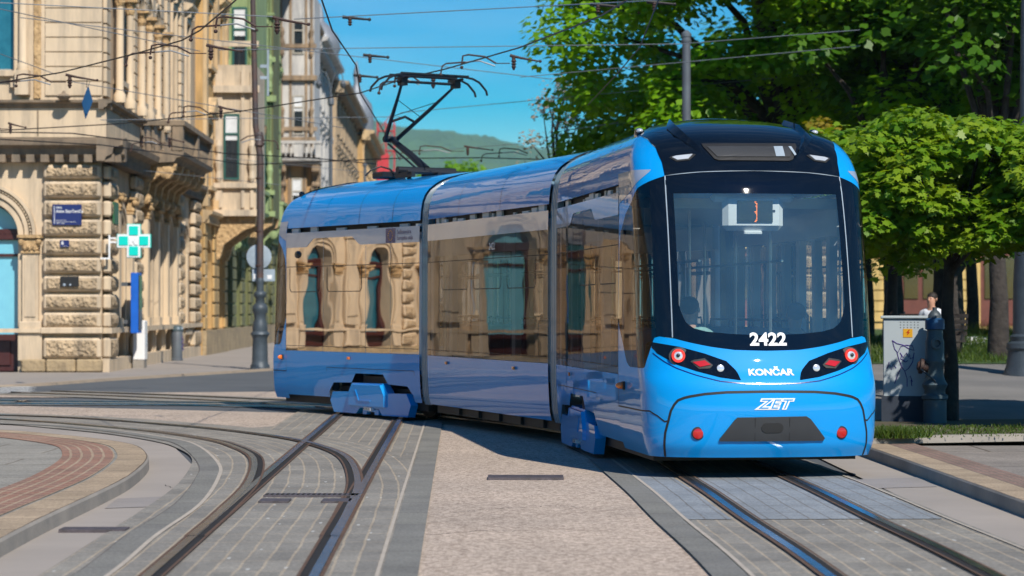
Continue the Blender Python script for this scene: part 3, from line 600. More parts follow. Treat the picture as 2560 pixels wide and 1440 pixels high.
def seam(q, pts, w=0.014, off=0.003, n=6, h=0.0):
    P = []
    for i in range(len(pts) - 1):
        for k in range(n): u = k / n; P.append((pts[i][0] * (1 - u) + pts[i + 1][0] * u, pts[i][1] * (1 - u) + pts[i + 1][1] * u))
    P.append(pts[-1]); vs = []
    for i, (t, z) in enumerate(P):
        a = P[max(i - 1, 0)]; b = P[min(i + 1, len(P) - 1)]; d = (S(*b) - S(*a)).normalized(); nn = Nw(t, wz(z)); sd = nn.cross(d).normalized() * (w / 2)
        p = S(t, z, off); vs += [p - sd, p + sd]
    q.add(vs, [(2 * i, 2 * i + 1, 2 * i + 3, 2 * i + 2) for i in range(len(P) - 1)]); return q
def spoly(q, pts, off, th=0.0, sub=5):
    """polygon given in (x, z) on the front; follows the surface. star-shaped around its middle"""
    P = []
    for i in range(len(pts)):
        a = pts[i]; b = pts[(i + 1) % len(pts)]
        for k in range(sub): u = k / sub; P.append((a[0] * (1 - u) + b[0] * u, a[1] * (1 - u) + b[1] * u))
    cx = sum(p[0] for p in P) / len(P); cz = sum(p[1] for p in P) / len(P); n = len(P); vs = []; fs = []; R_ = 5
    for j in range(R_ + 1):
        for p in P:
            u = j / R_; x = cx + (p[0] - cx) * u; z = cz + (p[1] - cz) * u; vs.append(S(tx(x, z), z, off))
    for j in range(R_):
        for i in range(n): fs.append((j * n + i, j * n + (i + 1) % n, (j + 1) * n + (i + 1) % n, (j + 1) * n + i))
    if th:
        b = len(vs)
        for p in P: vs.append(S(tx(*p), p[1], off - th))
        for i in range(n): fs.append((R_ * n + i, R_ * n + (i + 1) % n, b + (i + 1) % n, b + i))
    return q.add(vs, fs)
TB = [(.22, .53), (.45, .50), (.57, .47), (.66, .45), (.72, .425), (.76, .40), (.785, .36)]
def ztop(t): return .844 - .059 * (abs(t) / .36) ** 2.6
ZLOW = [(0, .844), (.15, ztop(.15)), (.25, ztop(.25)), (.36, .785), (.40, .76), (.425, .72), (.45, .66), (.47, .57), (.50, .558), (.56, .61), (.64, .652), (1, .645)]
ZHI = [(0, 1.224), (.1, 1.232), (.2, 1.262), (.3, 1.30), (.39, 1.338), (.50, 1.358), (.543, 1.345), (.60, 1.2), (.665, 1.065), (.69, 1.055), (.88, 1.055), (.91, 1.10), (.94, 1.25), (.99, 1.45), (1, 1.5)]
ZL2 = [(.405, 2.912), (.52, 2.864), (.66, 2.80), (.79, 2.687), (.90, 2.56), (.97, 2.40), (.99, 2.20), (1.0, 1.5)]
TBC = [(2.9, .405), (3.05, .42), (3.2, .465), (3.3, .56), (3.4, .80), (3.46, .9), (3.5, .95), (3.606, 1.0)]
def ztc(t): return 2.960 - .05 * (min(abs(t), .41) / .41) ** 2
def lerp(a, b, u): return a + (b - a) * u

def side_low(y, ya, yb, bog):
    if bog is None: return .28
    return ip(abs(y - bog), [(0, .66), (.42, .66), (.56, .52), (1.13, .505), (1.29, .37), (1.30, .28), (9, .28)])
def body_side(Mx, s, ya, yb, panes, bog, notch, name_i):
    """one straight flank: lower panel, windows, film stripe, vent; s is the side (-1 or 1)"""
    q = MB(Mx)
    ys = sorted(set([ya, yb] + list(np.linspace(ya, yb, 30)) + ([bog + d * k for d in (.42, .56, 1.13, 1.29, 1.301) for k in (-1, 1)] if bog else [])))
    ys = [y for y in ys if ya <= y <= yb]; vs = []; nz = 8
    for j in range(nz + 1):
        for y in ys:
            z = lerp(side_low(y, ya, yb, bog), .965, j / nz); vs.append((s * hwz(z), y, z))
    n = len(ys); q.add(vs, [(j * n + i, j * n + i + 1, (j + 1) * n + i + 1, (j + 1) * n + i) for j in range(nz) for i in range(n - 1)])
    q.build('side_panel', M['blue'], tram, smooth=40)
    # seams on the panel
    def rib(q, pts, w=.008, off=.003):
        for i in range(len(pts) - 1):
            (y0, z0), (y1, z1) = pts[i], pts[i + 1]; L = math.hypot(y1 - y0, z1 - z0); ny, nz_ = -(z1 - z0) / L * w / 2, (y1 - y0) / L * w / 2
            q.add([(s * (hwz(z0 + nz_) + off), y0 + ny, z0 + nz_), (s * (hwz(z1 + nz_) + off), y1 + ny, z1 + nz_), (s * (hwz(z1 - nz_) + off), y1 - ny, z1 - nz_), (s * (hwz(z0 - nz_) + off), y0 - ny, z0 - nz_)], [(0, 1, 2, 3)])
    if bog:
        q = MB(Mx); b = bog
        rib(q, [(b - 1.34, .30), (b - 1.34, .73), (b + 1.34, .73), (b + 1.34, .30)]); rib(q, [(b - .25, .665), (b - .25, .73)], .005); rib(q, [(b + .25, .665), (b + .25, .73)], .005)
        q.build('panel_seam', M['black'], tram)
    for k in range(len(panes) - 1):
        a, b = panes[k] + .006, panes[k + 1] - .006; q = MB(Mx)
        q.grid(lambda u, v: (s * (hwz(lerp(.97, 2.80, v)) + .001), lerp(a, b, u), lerp(.972, 2.80, v)), 4, 10)
        w_ = q.build('side_window', M['sideglass'], tram, smooth=40)
        l = MB(Mx); rib(l, [(a, 2.27), (b, 2.27)], .010, .004); l.build('window_seam', M['black'], w_); l = MB(Mx); rib(l, [(a, 1.045), (b, 1.045)], .008, .004); l.build('window_seam', M['black'], w_); l = MB(Mx)
        if b - a > .9: rib(l, [(a + .12, 2.25), (a + .12, 1.93), (a + .17, 1.88), (b - .17, 1.88), (b - .12, 1.93), (b - .12, 2.25)], .012, .004); l.build('hopper_outline', M['black'], w_)
    # silver film along the top of the glass
    q = MB(Mx); n = 60
    def zs(y):
        if notch is None: return 2.57
        d = abs(y - notch); return ip(d, [(0, 2.70), (.62, 2.70), (.86, 2.57), (9, 2.57)])
    q.grid(lambda u, v: (s * (hwz(lerp(zs(lerp(ya, yb, u)), 2.80, v)) + .005), lerp(ya, yb, u), lerp(zs(lerp(ya, yb, u)), 2.80, v)), n, 3)
    st = q.build('silver_stripe', M['silver'], tram, smooth=40)
    # vent gap with roof equipment showing
    q = MB(Mx); x0 = s * (hwz(2.85) - .10); x1 = s * (hwz(2.85) - .22)
    q.box(min(x0, x1), max(x0, x1), ya, yb, 2.80, 2.90); q.build('vent_recess', M['black'], tram)
    q = MB(Mx); rr = random.Random(int(ya * 10) + (7 if s > 0 else 3) + name_i); y = ya + .1
    while y < yb - .15:
        w_ = rr.uniform(.05, .3)
        if rr.random() < .6:
            x = s * (hwz(2.85) - rr.uniform(.03, .07)); q.box(min(x, x - s * .03), max(x, x - s * .03), y, y + w_, 2.80, 2.80 + rr.uniform(.03, .09))
        y += w_ + rr.uniform(.05, .25)
    q.build('roof_equipment', M['whiteint'], tram)
    return st
def roof(Mx, ya, yb):
    zz = [2.875, 2.95, 3.05, 3.15, 3.25, 3.33, 3.40, 3.46, 3.50, 3.54, 3.57, 3.59, 3.60, 3.604]
    prof = [(-hwz(z), z) for z in zz] + [(0, 3.605)] + [(hwz(z), z) for z in reversed(zz)]
    q = MB(Mx); n = len(prof); ns = 8
    vs = [(x, lerp(ya, yb, j / ns), z) for j in range(ns + 1) for x, z in prof]
    q.add(vs, [(j * n + i, j * n + i + 1, (j + 1) * n + i + 1, (j + 1) * n + i) for j in range(ns) for i in range(n - 1)])
    r = q.build('roof', M['blue'], tram, smooth=50)
    q = MB(Mx)
    for yy in (ya + (yb - ya) * .37, ya + (yb - ya) * .72):
        for s in (-1, 1): q = MB(Mx); q.add([(s * (hwz(z) + .003) , yy + d, z + .001) for z in zz[:10] for d in (-.004, .004)], [(2 * i, 2 * i + 1, 2 * i + 3, 2 * i + 2) for i in range(9)]); q.build('roof_seam', M['darkplastic'], r)
def underframe(Mx, ya, yb, bog):
    q = MB(Mx); q.box(-1.0, 1.0, ya, yb, .16, .30)
    if bog is None:
        for y in np.arange(ya + .5, yb - .4, .9): q.box(-1.04, -.5, y, y + .35, .17, .27)
    q.build('underframe', M['black'], tram)
    if bog:
        f = MB(Mx); f.box(-.95, .95, bog - 1.25, bog + 1.25, .2, .45); f.box(-1.02, 1.02, bog - .4, bog + .4, .30, .62)
        bg_ = f.build('bogie', M['black'], tram)
        for s in (-1, 1):
            for d in (-.75, .75):
                w = MB(Mx @ Matrix.Translation((s * .5, bog + d, .33)) @ Matrix.Rotation(R(90), 4, 'Y')); w.lathe((0, 0, -.06), [(.30, 0), (.30, .03), (.33, .035), (.33, .06), (.30, .07), (.3, .12)], 20); w.build('wheel', M['darkmetal'], bg_)
def bogie_cover(Mx, s, bog):
    P = [(-1.25, .235), (-1.17, .37), (-.66, .385), (-.55, .52), (.40 , .53), (.56, .39), (1.12, .40), (1.25, .235), (1.16, .06), (.40, .055), (.29, .15), (-.30, .15), (-.42, .06), (-1.13, .06)]
    x = hwz(.4)
    def pr(q, pts, a, b, sc=1.0):
        n = len(pts); cy = 0; cz = .28
        vs = [(s * a, bog + y, z) for y, z in pts] + [(s * b, bog + cy + (y - cy) * sc, cz + (z - cz) * sc) for y, z in pts]
        q.add(vs, [tuple(range(n, 2 * n))] + [(i, i + n, (i + 1) % n + n, (i + 1) % n) for i in range(n)])
    q = MB(Mx); pr(q, P, x - .10, x + .012, .985); c = q.build('bogie_cover', M['blue'], tram)
    q = MB(Mx); pr(q, [(-.62, .30), (-.52, .50), (.40, .51), (.52, .36), (.52, .18), (-.62, .18)], x + .005, x + .05, .95); q.build('raised_panel', M['blue'], c)
    q = MB(Mx); pr(q, [(-.36, .42), (-.26, .27), (.10, .27), (.10, .255), (-.29, .255), (-.39, .42)], x + .04, x + .058, .98); q.build('pressed_edge', M['blue'], c)
    q = MB(Mx); pr(q, [(-.24, .14), (.24, .14), (.24, .06), (.12, .06), (.12, .10), (-.12, .10), (-.12, .06), (-.24, .06)], x - .08, x - .01, 1.0); q.build('step_plate', M['blue'], c)
    q = MB(Mx); pr(q, [(-.11, .125), (.09, .125), (.09, .165), (-.11, .165)], x - .01, x + .05, 1.0); q.build('maker_plate', M['white'], c)
    text('maker_plate_lettering', 'KONČAR', .045, lambda a, b: (s * (x + .053), bog - .01 + s * a, .145 + b), M['black'], c, Mx, bold=.001)

def cab(Mx, face):
    P = tram
    q = MB(Mx); nb = 14
    def fb(a, b):
        if b < .75: z = lerp(.22, .785, b / .75); t = (2 * a - 1) * (ip(z, TB) - .003); return S(t, z)
        t = (2 * a - 1) * .357; return S(t, lerp(.785, ztop(t) - .003, (b - .75) / .25))
    q.grid(fb, 90, 40)
    bump = q.build('bumper', M['blue'], P, smooth=35)
    q = MB(Mx); q.grid(lambda a, b: S((2 * a - 1) * .9, .222, -.004 - .12 * b), 80, 2); q.build('bumper_lip', M['black'], bump)
    q = MB(Mx); q.grid(lambda a, b: S(2 * a - 1, lerp(ip(abs(2 * a - 1), ZLOW) + .003, ip(abs(2 * a - 1), ZHI), b)), 240, 26)
    q.build('front_panel', M['blue'], P, smooth=35)
    for s in (-1, 1):
        q = MB(Mx)
        def fk(a, b):
            if b < .7: z = lerp(.22, .556, b / .7); t = lerp(ip(z, TB) + .003, 1, a)
            else: t = lerp(.476, 1, a); z = lerp(.556, max(.557, ip(t, ZLOW) - .003), (b - .7) / .3)
            return S(s * t, z)
        q.grid(fk, 50, 16); q.build('side_skirt', M['blue'], P, smooth=35)
        q = MB(Mx); q.grid(lambda a, b: S(s * lerp(.405, 1, a), lerp(ip(lerp(.405, 1, a), ZL2), 2.963, b)), 110, 14)
        q.build('corner_panel', M['blue'], P, smooth=35)
        q = MB(Mx); q.grid(lambda a, b: S(s * lerp(.409, .99, a), lerp(ip(lerp(.409, .99, a), ZHI) + .004, ip(lerp(.409, .99, a), ZL2) - .004, b)), 110, 24)
        cw = q.build('cab_side_window', M['sideglass'], P, smooth=50)
        q = MB(Mx); q.grid(lambda a, b: S(s * lerp(.409, .53, a), lerp(ip(lerp(.409, .53, a), ZHI) + .004, ip(lerp(.409, .53, a), ZL2) - .004, b), .002), 16, 24)
        q.build('black_pillar', M['blackgloss'], cw, smooth=50)
        # silver triangle
        q = MB(Mx); q.grid(lambda a, b: S(s * lerp(.51, .995, a), lerp(2.972 - .29 * a ** .8 , 2.976 + .01 * a, b), .003), 30, 6); q.build('silver_triangle', M['silver'], P, smooth=50)
    # black seams
    q = MB(Mx)
    tp = [(.53, .225)] + [(t, z) for z, t in TB[1:]] + [(.33, ztop(.33)), (.25, ztop(.25)), (.15, ztop(.15)), (0, .844)]
    seam(q, [(-t, z) for t, z in tp] + [(t, z) for t, z in reversed(tp[:-1])], .024)
    for s in (-1, 1): seam(q, [(s * .473, .565), (s * .50, .558), (s * .56, .61), (s * .64, .652), (s * 1, .645)], .014); seam(q, [(s * 1, .23), (s * 1, 2.9)], .012)
    q.build('panel_seam', M['black'], P)
    # windshield: printed black border and clear pane
    q = MB(Mx)
    q.grid(lambda a, b: S((2 * a - 1) * .405, lerp(2.735, ztc((2 * a - 1) * .405), b)), 60, 6)
    for s in (-1, 1): q.grid(lambda a, b: S(s * lerp(.358, .405, a), lerp(ip(lerp(.358, .405, a), ZHI), 2.735, b)), 5, 40)
    ZC = [(0, 1.372), (.12, 1.385), (.22, 1.408), (.28, 1.438), (.32, 1.49), (.345, 1.58), (.358, 1.66)]
    q.grid(lambda a, b: S((2 * a - 1) * .358, lerp(ip(abs(2 * a - 1) * .358, ZHI), ip(abs(2 * a - 1) * .358, ZC), b)), 80, 6)
    ws = q.build('windshield', M['blackgloss'], P, smooth=50)
    q = MB(Mx); q.grid(lambda a, b: S((2 * a - 1) * .358, lerp(ip(abs(2 * a - 1) * .358, ZC), 2.735, b)), 60, 40); q.build('windshield_pane', M['windshield'], ws, smooth=50)
    q = MB(Mx)
    for s in (-1, 1): seam(q, [(s * .405, 1.35), (s * .405, 2.0), (s * .405, 2.912)], .011)
    seam(q, [(-.405, 2.914), (-.2, ztc(.2)), (0, 2.962), (.2, ztc(.2)), (.405, 2.914)], .010); q.build('rubber_seal', M['signback'], ws)
    # roof cap, black in front, blue shoulders
    w0 = wz(2.962); w1 = TW[-1]
    def ft(a, b, lo, hi):
        w = lerp(w0, w1, b); z = tabw(w)[0]; tb = ip(z, TBC); t = lerp(lo * tb if lo else 0, tb, a) if hi is None else lerp(tb, 1, a); return w, t
    q = MB(Mx)
    def fc(a, b):
        zb = ztc((2 * a - 1) * .405); w = lerp(wz(zb), w1, b); tb = ip(tabw(w)[0], TBC); t = (2 * a - 1) * tb; return Sw(t, w) + Nw(t, w) * .008
    q.grid(fc, 90, 60); cap = q.build('roof_cap', M['blackgloss'], P, smooth=60)
    for s in (-1, 1):
        q = MB(Mx)
        def fs_(a, b):
            w = lerp(w0, w1, b); tb = ip(tabw(w)[0], TBC); return Sw(s * lerp(tb, 1, a), w)
        q.grid(fs_, 50, 60); q.build('shoulder_panel', M['blue'], P, smooth=60)
        # moulded ridge on the cap
        q = MB(Mx); K = [(.50, 3.50, .02, .05), (.38, 3.42, .055, .05), (.30, 3.33, .055, .05), (.235, 3.24, .04, .035), (.19, 3.16, .028, .02), (.158, 3.09, .01, .006)]
        vs = []
        for t, z, w_, h_ in K:
            p = S(s * t, z, .006); n_ = Nw(s * t, wz(z)); vs += [p + Vector((s * w_ * 1.5, 0, 0)), p + n_ * h_, p - Vector((s * w_ * .8, 0, 0))]
        q.add(vs, [(3 * i + a, 3 * i + b, 3 * i + 3 + b, 3 * i + 3 + a) for i in range(len(K) - 1) for a, b in ((0, 1), (1, 2))]); q.build('cap_ridge', M['blackgloss'], cap, smooth=70)
        # marker lamps
        q = MB(Mx); spoly(q, [(s * .59, 3.125), (s * .78, 3.10), (s * .80, 3.085), (s * .74, 3.045), (s * .62, 3.06), (s * .55, 3.115)][::1], .014, .01, 3); mk = q.build('marker_lamp', M['black'], cap)
        q = MB(Mx); spoly(q, [(s * .58, 3.115), (s * .74, 3.098), (s * .775, 3.085), (s * .73, 3.058), (s * .63, 3.068)], .022, .01, 3); q.build('lamp_lens', M['lens'], mk)
        # camera pod
        p = S(s * .80, 3.40, .02)
        q = MB(Mx); q.ball(p, (.05, .10, .045), 12); q.box(p.x - .03, p.x + .03, p.y - .03, p.y + .12, p.z - .06, p.z); cp = q.build('camera_pod', M['blackgloss'], P, smooth=60)
        q = MB(Mx); q.ball(p + Vector((s * .005, -.06, .01)), (.038, .045, .026), 10); q.build('camera_lens', M['lens'], cp, smooth=60)
        # lamp cluster
        U = [(.285, .952), (.295, 1.0), (.325, 1.05), (.40, 1.127), (.60, 1.200), (.82, 1.262), (.95, 1.285), (1.055, 1.305)]
        Lw = [(1.05, 1.25), (1.02, 1.20), (.96, 1.16), (.862, 1.095), (.69, 1.033), (.476, .975), (.30, .95)]
        q = MB(Mx); n = 40; pu = []; pl = []
        for i in range(n + 1):
            x = lerp(.285, 1.055, i / n); pu.append((x, ip(x, U))); pl.append((x, min(ip(x, Lw[::-1]), ip(x, U))))
        vs = []
        for (x, zu), (_, zl) in zip(pu, pl):
            for v in range(4): z = lerp(zl, zu, v / 3); vs.append(S(tx(s * x, z), z, .006 if v in (1, 2) else .003))
        q.add(vs, [(4 * i + v, 4 * i + 4 + v, 4 * i + 5 + v, 4 * i + 1 + v) for i in range(n) for v in range(3)]); hd = q.build('headlight', M['blackgloss'], P, smooth=30)
        # crease ledge under the cluster
        q = MB(Mx); seam(q, [(s * tx(1.05, 1.2), 1.2), (s * tx(.96, 1.12), 1.12), (s * tx(.86, 1.06), 1.06), (s * tx(.69, .995), .995), (s * tx(.48, .94), .94), (s * tx(.25, .918), .918), (0, .915)], .010, .004); q.build('crease_line', M['signblue'], P)
        def disc(nm, x, z, r, m, par, off=.01, r0=0.0, sq=1.0):
            q = MB(Mx); c = S(tx(s * x, z), z, off); nn = Nw(tx(s * x, z), wz(z)); nn = (nn + Vector((0, -1.5, 0))).normalized(); u = nn.cross(Vector((0, 0, 1))).normalized(); v = u.cross(nn)
            k = 22; vs = [c + (u * math.cos(2 * math.pi * i / k) * sq + v * math.sin(2 * math.pi * i / k)) * rr for rr in (r, r0) for i in range(k)]
            fs = [(i, (i + 1) % k, k + (i + 1) % k, k + i) for i in range(k)]
            vs += [p - nn * .03 for p in vs[:k]]; fs += [(i, (i + 1) % k, 2 * k + (i + 1) % k, 2 * k + i) for i in range(k)]
            if r0 == 0: vs[k:2 * k] = [c + nn * .012] * k
            q.add(vs, fs); return q.build(nm, m, par, smooth=40)
        disc('lamp_bezel', .829, 1.168, .088, M['darkplastic'], hd, .008, .0, 1.1)
        disc('tail_ring', .829, 1.168, .064, M['lampred'], hd, .034, .041)
        disc('lamp_lens', .829, 1.168, .042, M['lens'], hd, .030)
        disc('lamp_core', .829, 1.168, .018, M['darkmetal'], hd, .045)
        q = MB(Mx); spoly(q, [(s * .53, 1.085), (s * .60, 1.15), (s * .70, 1.135), (s * .73, 1.12), (s * .66, 1.05), (s * .56, 1.055)], .014, .01, 3); q.build('lamp_bezel', M['black'], hd)
        q = MB(Mx); spoly(q, [(s * .55, 1.087), (s * .60, 1.128), (s * .71, 1.112), (s * .65, 1.066)], .022, .01, 3); q.build('reflector', M['red'], hd)
        disc('small_lamp', .462, 1.056, .034, M['lens'], hd, .016)
        disc('fog_recess', .69, .452, .062, M['black'], P, .004)
        disc('fog_lamp', .69, .45, .048, M['red'], P, .012)
        # amber side marker
        q = MB(Mx); q.ball((s * 1.185, 1.47, .86), (.05, .045, .035), 12); am = q.build('side_marker', M['amber'], P, smooth=60)
        q = MB(Mx); q.box(min(s * 1.14, s * 1.17), max(s * 1.14, s * 1.17), 1.41, 1.53, .82, .90, .006); q.build('marker_base', M['black'], am)
    # slot window in the cap
    q = MB(Mx); spoly(q, [(-.47, 3.225), (.47, 3.235), (.47, 3.20), (.40, 3.07), (.36, 3.055), (-.34, 3.055), (-.38, 3.07), (-.46, 3.19)], .018, .02, 4); sl_ = q.build('slot_window', M['black'], cap)
    q = MB(Mx); spoly(q, [(-.43, 3.19), (.43, 3.195), (.37, 3.09), (-.35, 3.085)], .026, .004, 4); q.build('slot_glass', M['darkplastic'], sl_)
    q = MB(Mx); spoly(q, [(.23, 3.19), (.32, 3.192), (.32, 3.092), (.23, 3.09)], .031, .003, 3); spoly(q, [(.38, 3.192), (.41, 3.192), (.44, 3.11), (.42, 3.10)], .031, .003, 3); q.build('equipment_plate', M['signback'], sl_)
    # coupler cover
    q = MB(Mx); C_ = [(-.36, .575), (-.33, .602), (.33, .61), (.37, .585), (.515, .405), (.50, .382), (-.49, .382), (-.495, .40)]
    spoly(q, C_, .022, .03, 5); g = q.build('coupler_cover', M['darkplastic'], P, smooth=30)
    for x in (-.165, .165):
        q = MB(Mx); q.add([S(tx(x + d, z), z, .026) for z in (.385, .60) for d in (-.004, .004)], [(0, 1, 3, 2)]); q.build('cover_seam', M['black'], g)
    q = MB(Mx); e = [( (-1 if i < 8 else 1) * .06 + .045 * math.cos(R(90 + i * 180 / 7)) if i < 8 else .06 + .045 * math.cos(R(-90 + (i - 8) * 180 / 7)), .505 + .045 * (math.sin(R(90 + i * 180 / 7)) if i < 8 else math.sin(R(-90 + (i - 8) * 180 / 7)))) for i in range(16)]
    spoly(q, e, .028, .004, 2); q.build('coupler_slot', M['black'], g)
    # lettering on the front
    fr = lambda x0, z0, off: (lambda a, b: S(tx(x0 + a, z0 + b), z0 + b, off))
    text('fleet_number', '2422', .165, fr(0.015, 1.327, .006), M['white'], P, Mx, sx=1.08, bold=.0055, space=1.0)
    text('maker_lettering', 'KONČAR', .082, fr(0.012, 1.018, .006), M['white'], P, Mx, sx=1.25, bold=.003)
    lg = text('operator_emblem', 'ZET', .125, fr(0.015, .722, .006), M['white'], P, Mx, sx=1.32, bold=.0105, shear=.35, space=1.12)
    text('emblem_letters', 'ZET', .125, fr(0.015, .722, .010), M['blue'], lg, Mx, sx=1.32, bold=-.001, shear=.35, space=1.12)
    # cab interior
    q = MB(Mx); q.box(-1.0, 1.0, .75, 1.15, .35, 1.30, .03); q.build('dashboard', M['shirtdark'], P)
    q = MB(Mx); q.box(-.31, .29, .70, .84, 2.38, 2.74, .05); q.box(-.10, .08, .72, .80, 2.34, 2.38, .01); q.box(-.42, .40, .72, .84, 2.66, 2.74, .03)
    dp = q.build('destination_display', M['whiteint'], P)
    q = MB(Mx); q.box(-.175, .175, .685, .70, 2.46, 2.67); q.build('display_panel', M['blackgloss'], dp)
    if face:
        q = MB(Mx); rows = ['110', '011', '001', '011', '001', '001', '001', '111', '011', '001', '001', '001', '001', '011', '110']
        for j, rw in enumerate(rows):
            for i, c in enumerate(rw):
                if c == '1': x = -.006 + i * .0095; z = 2.660 - j * .0135; q.box(x, x + .0065, .681, .686, z - .0065, z)
        q.build('lit_digit', M['led'], dp)
        q = MB(Mx)
        for i in range(26):
            for j in range(16): q.box(-.17 + i * .0133, -.1665 + i * .0133, .6835, .6855, 2.466 + j * .0133, 2.4695 + j * .0133)
        q.build('unlit_dots', M['darkplastic'], dp)
        q = MB(Mx); q.add([(.19 + .014 * math.cos(a * .5), .697, 2.57 + .014 * math.sin(a * .5)) for a in range(12)], [tuple(range(12))]); q.build('sensor', M['black'], dp)

def interior(Mx, ya, yb, windows):
    q = MB(Mx); q.box(-1.05, 1.05, ya, yb, .30, .36); q.build('floor', M['floorint'], tram)
    q = MB(Mx); q.box(-.98, .98, ya, yb, 2.62, 2.72); q.build('ceiling', M['whiteint'], tram)
    for s in (-1, 1):
        q = MB(Mx)
        for y in windows: q.box(min(s * 1.02, s * 1.10), max(s * 1.02, s * 1.10), y - .07, y + .07, .74, 2.62)
        q.box(min(s * 1.04, s * 1.09), max(s * 1.04, s * 1.09), ya, yb, .74, 1.02); q.box(min(s * .98, s * 1.09), max(s * .98, s * 1.09), ya, yb, 2.35, 2.62); q.build('inner_wall', M['whiteint'], tram)
    y = ya + .9; k = 0
    while y < yb - .6:
        for x in (-.72, .72):
            q = MB(Mx); q.box(x - .22, x + .22, y - .2, y + .22, .72, .80, .02); q.box(x - .22, x + .22, y + .2, y + .27, .8, 1.42, .03); q.box(x - .04, x + .04, y - .03, y + .03, .36, .72)
            st = q.build('passenger_seat', M['seat'], tram)
            h = MB(Mx); h.tube([(x - .14, y + .25, 1.40), (x - .13, y + .26, 1.50), (x + .13, y + .26, 1.50), (x + .14, y + .25, 1.40)], .014, 6); h.build('grab_handle', M['darkmetal'], st)
        y += 1.0
    q = MB(Mx)
    for yy in np.arange(ya + .5, yb, 1.6):
        for x in (-.42, .42): q.tube([(x, yy, .36), (x, yy, 2.62)], .017, 6)
    for x in (-.42, .42): q.tube([(x, ya, 2.1), (x, yb, 2.1)], .014, 6)
    q.build('grab_pole', M['steel'], tram)

MCN = MC @ Matrix.Translation((0, 1.8, 0)) @ Matrix.Diagonal((1, .36, 1, 1)) @ Matrix.Translation((0, -1.8, 0))
cab(MA, True); cab(MCN, False)
for Mx, kk in ((MA, 0), (MC, 1)):
    for s in (-1, 1):
        st = body_side(Mx, s, 1.8, 6.0, [1.8, 3.05, 4.4, 5.15, 6.0], 4.5, 3.35 if s > 0 else 4.1, kk)
    roof(Mx, 3.1, 6.0)
    # shoulder strip joining nose dome and straight roof
    q = MB(Mx); n = 30
    for s in (-1, 1):
        def fj(a, b):
            z = lerp(2.962, 3.60, b); yc = tabw(wz(z))[4]; yc = min(yc, 3.1) if kk == 0 else 1.8 + (min(yc, 3.1) - 1.8) * .36; return (s * hwz(z), lerp(yc, 3.1, a), z)
        q.grid(fj, 6, n)
        q.grid(lambda a, b: (s * hwz(lerp(2.875, 2.965, b)), lerp(1.84, 3.1, a), lerp(2.875, 2.965, b)), 6, 3)
    q.build('roof_side_panel', M['blue'], tram, smooth=60)
    underframe(Mx, .7 if kk == 0 else 1.5, 6.0, 4.5)
    for s in (-1, 1): bogie_cover(Mx, s, 4.5)
    interior(Mx, 1.3 if kk == 0 else 1.75, 6.0, [1.8, 3.05, 4.4, 5.15, 5.95])
body_side(MBs, -1, 0, 5.3, [0, .35, 1.75, 3.2, 4.7, 5.3], None, None, 5); body_side(MBs, 1, 0, 5.3, [0, 1.3, 2.6, 4.0, 5.3], None, None, 6)
roof(MBs, 0, 5.3); underframe(MBs, 0, 5.3, None); interior(MBs, 0, 5.3, [.1, 1.5, 2.9, 4.3, 5.2])
# side markings
s = 1; tM = MC
sd = lambda y0, z0, off, k: (lambda a, b: (k * (hwz(z0 + b) + off), y0 + k * a, z0 + b))
q = MB(tM); q.add([(hwz(2.67) + .009, y, z) for z in (2.575, 2.785) for y in (5.02, 5.30)], [(0, 1, 3, 2)]); ef = q.build('funding_flag', M['signblue'], tram)
q = MB(tM)
for k in range(12):
    a = 2 * math.pi * k / 12; cy, cz = 5.16 + .065 * math.cos(a), 2.68 + .07 * math.sin(a); q.add([(hwz(2.67) + .013, cy + r * math.sin(b * math.pi / 5), cz + r * math.cos(b * math.pi / 5)) for b in range(10) for r in [(.014 if b % 2 == 0 else .006)]], [tuple(range(10))])
q.build('flag_star', M['yellow'], ef)
text('funding_lettering', 'Sufinancira', .085, lambda a, b: (hwz(2.7) + .009, 5.34 + a, 2.725 + b), M['signblue'], tram, tM, align='LEFT', sx=1.15, bold=.001)
text('funding_lettering', 'Europska unija', .085, lambda a, b: (hwz(2.7) + .009, 5.34 + a * .9, 2.64 + b), M['signblue'], tram, tM, align='LEFT', sx=1.05, bold=.001)
text('side_fleet_number', '2422', .13, sd(2.25, 2.42, .008, -1), M['white'], tram, MBs, bold=.001)
for Mx, s_, ys in ((MC, 1, (3.9,)), (MBs, -1, (1.3, 4.3)), (MA, -1, (4.9,))):
    for y in ys:
        q = MB(Mx); x = s_ * 1.16; q.box(min(x, x + s_ * .02), max(x, x + s_ * .02), y - .035, y + .035, .86, .90, .005); q.build('side_reflector', M['amber'], tram)
q = MB(MC); q.ball((1.15, 2.2, 2.46), (.03, .10, .06), 12); q.build('side_camera', M['blackgloss'], tram, smooth=60)
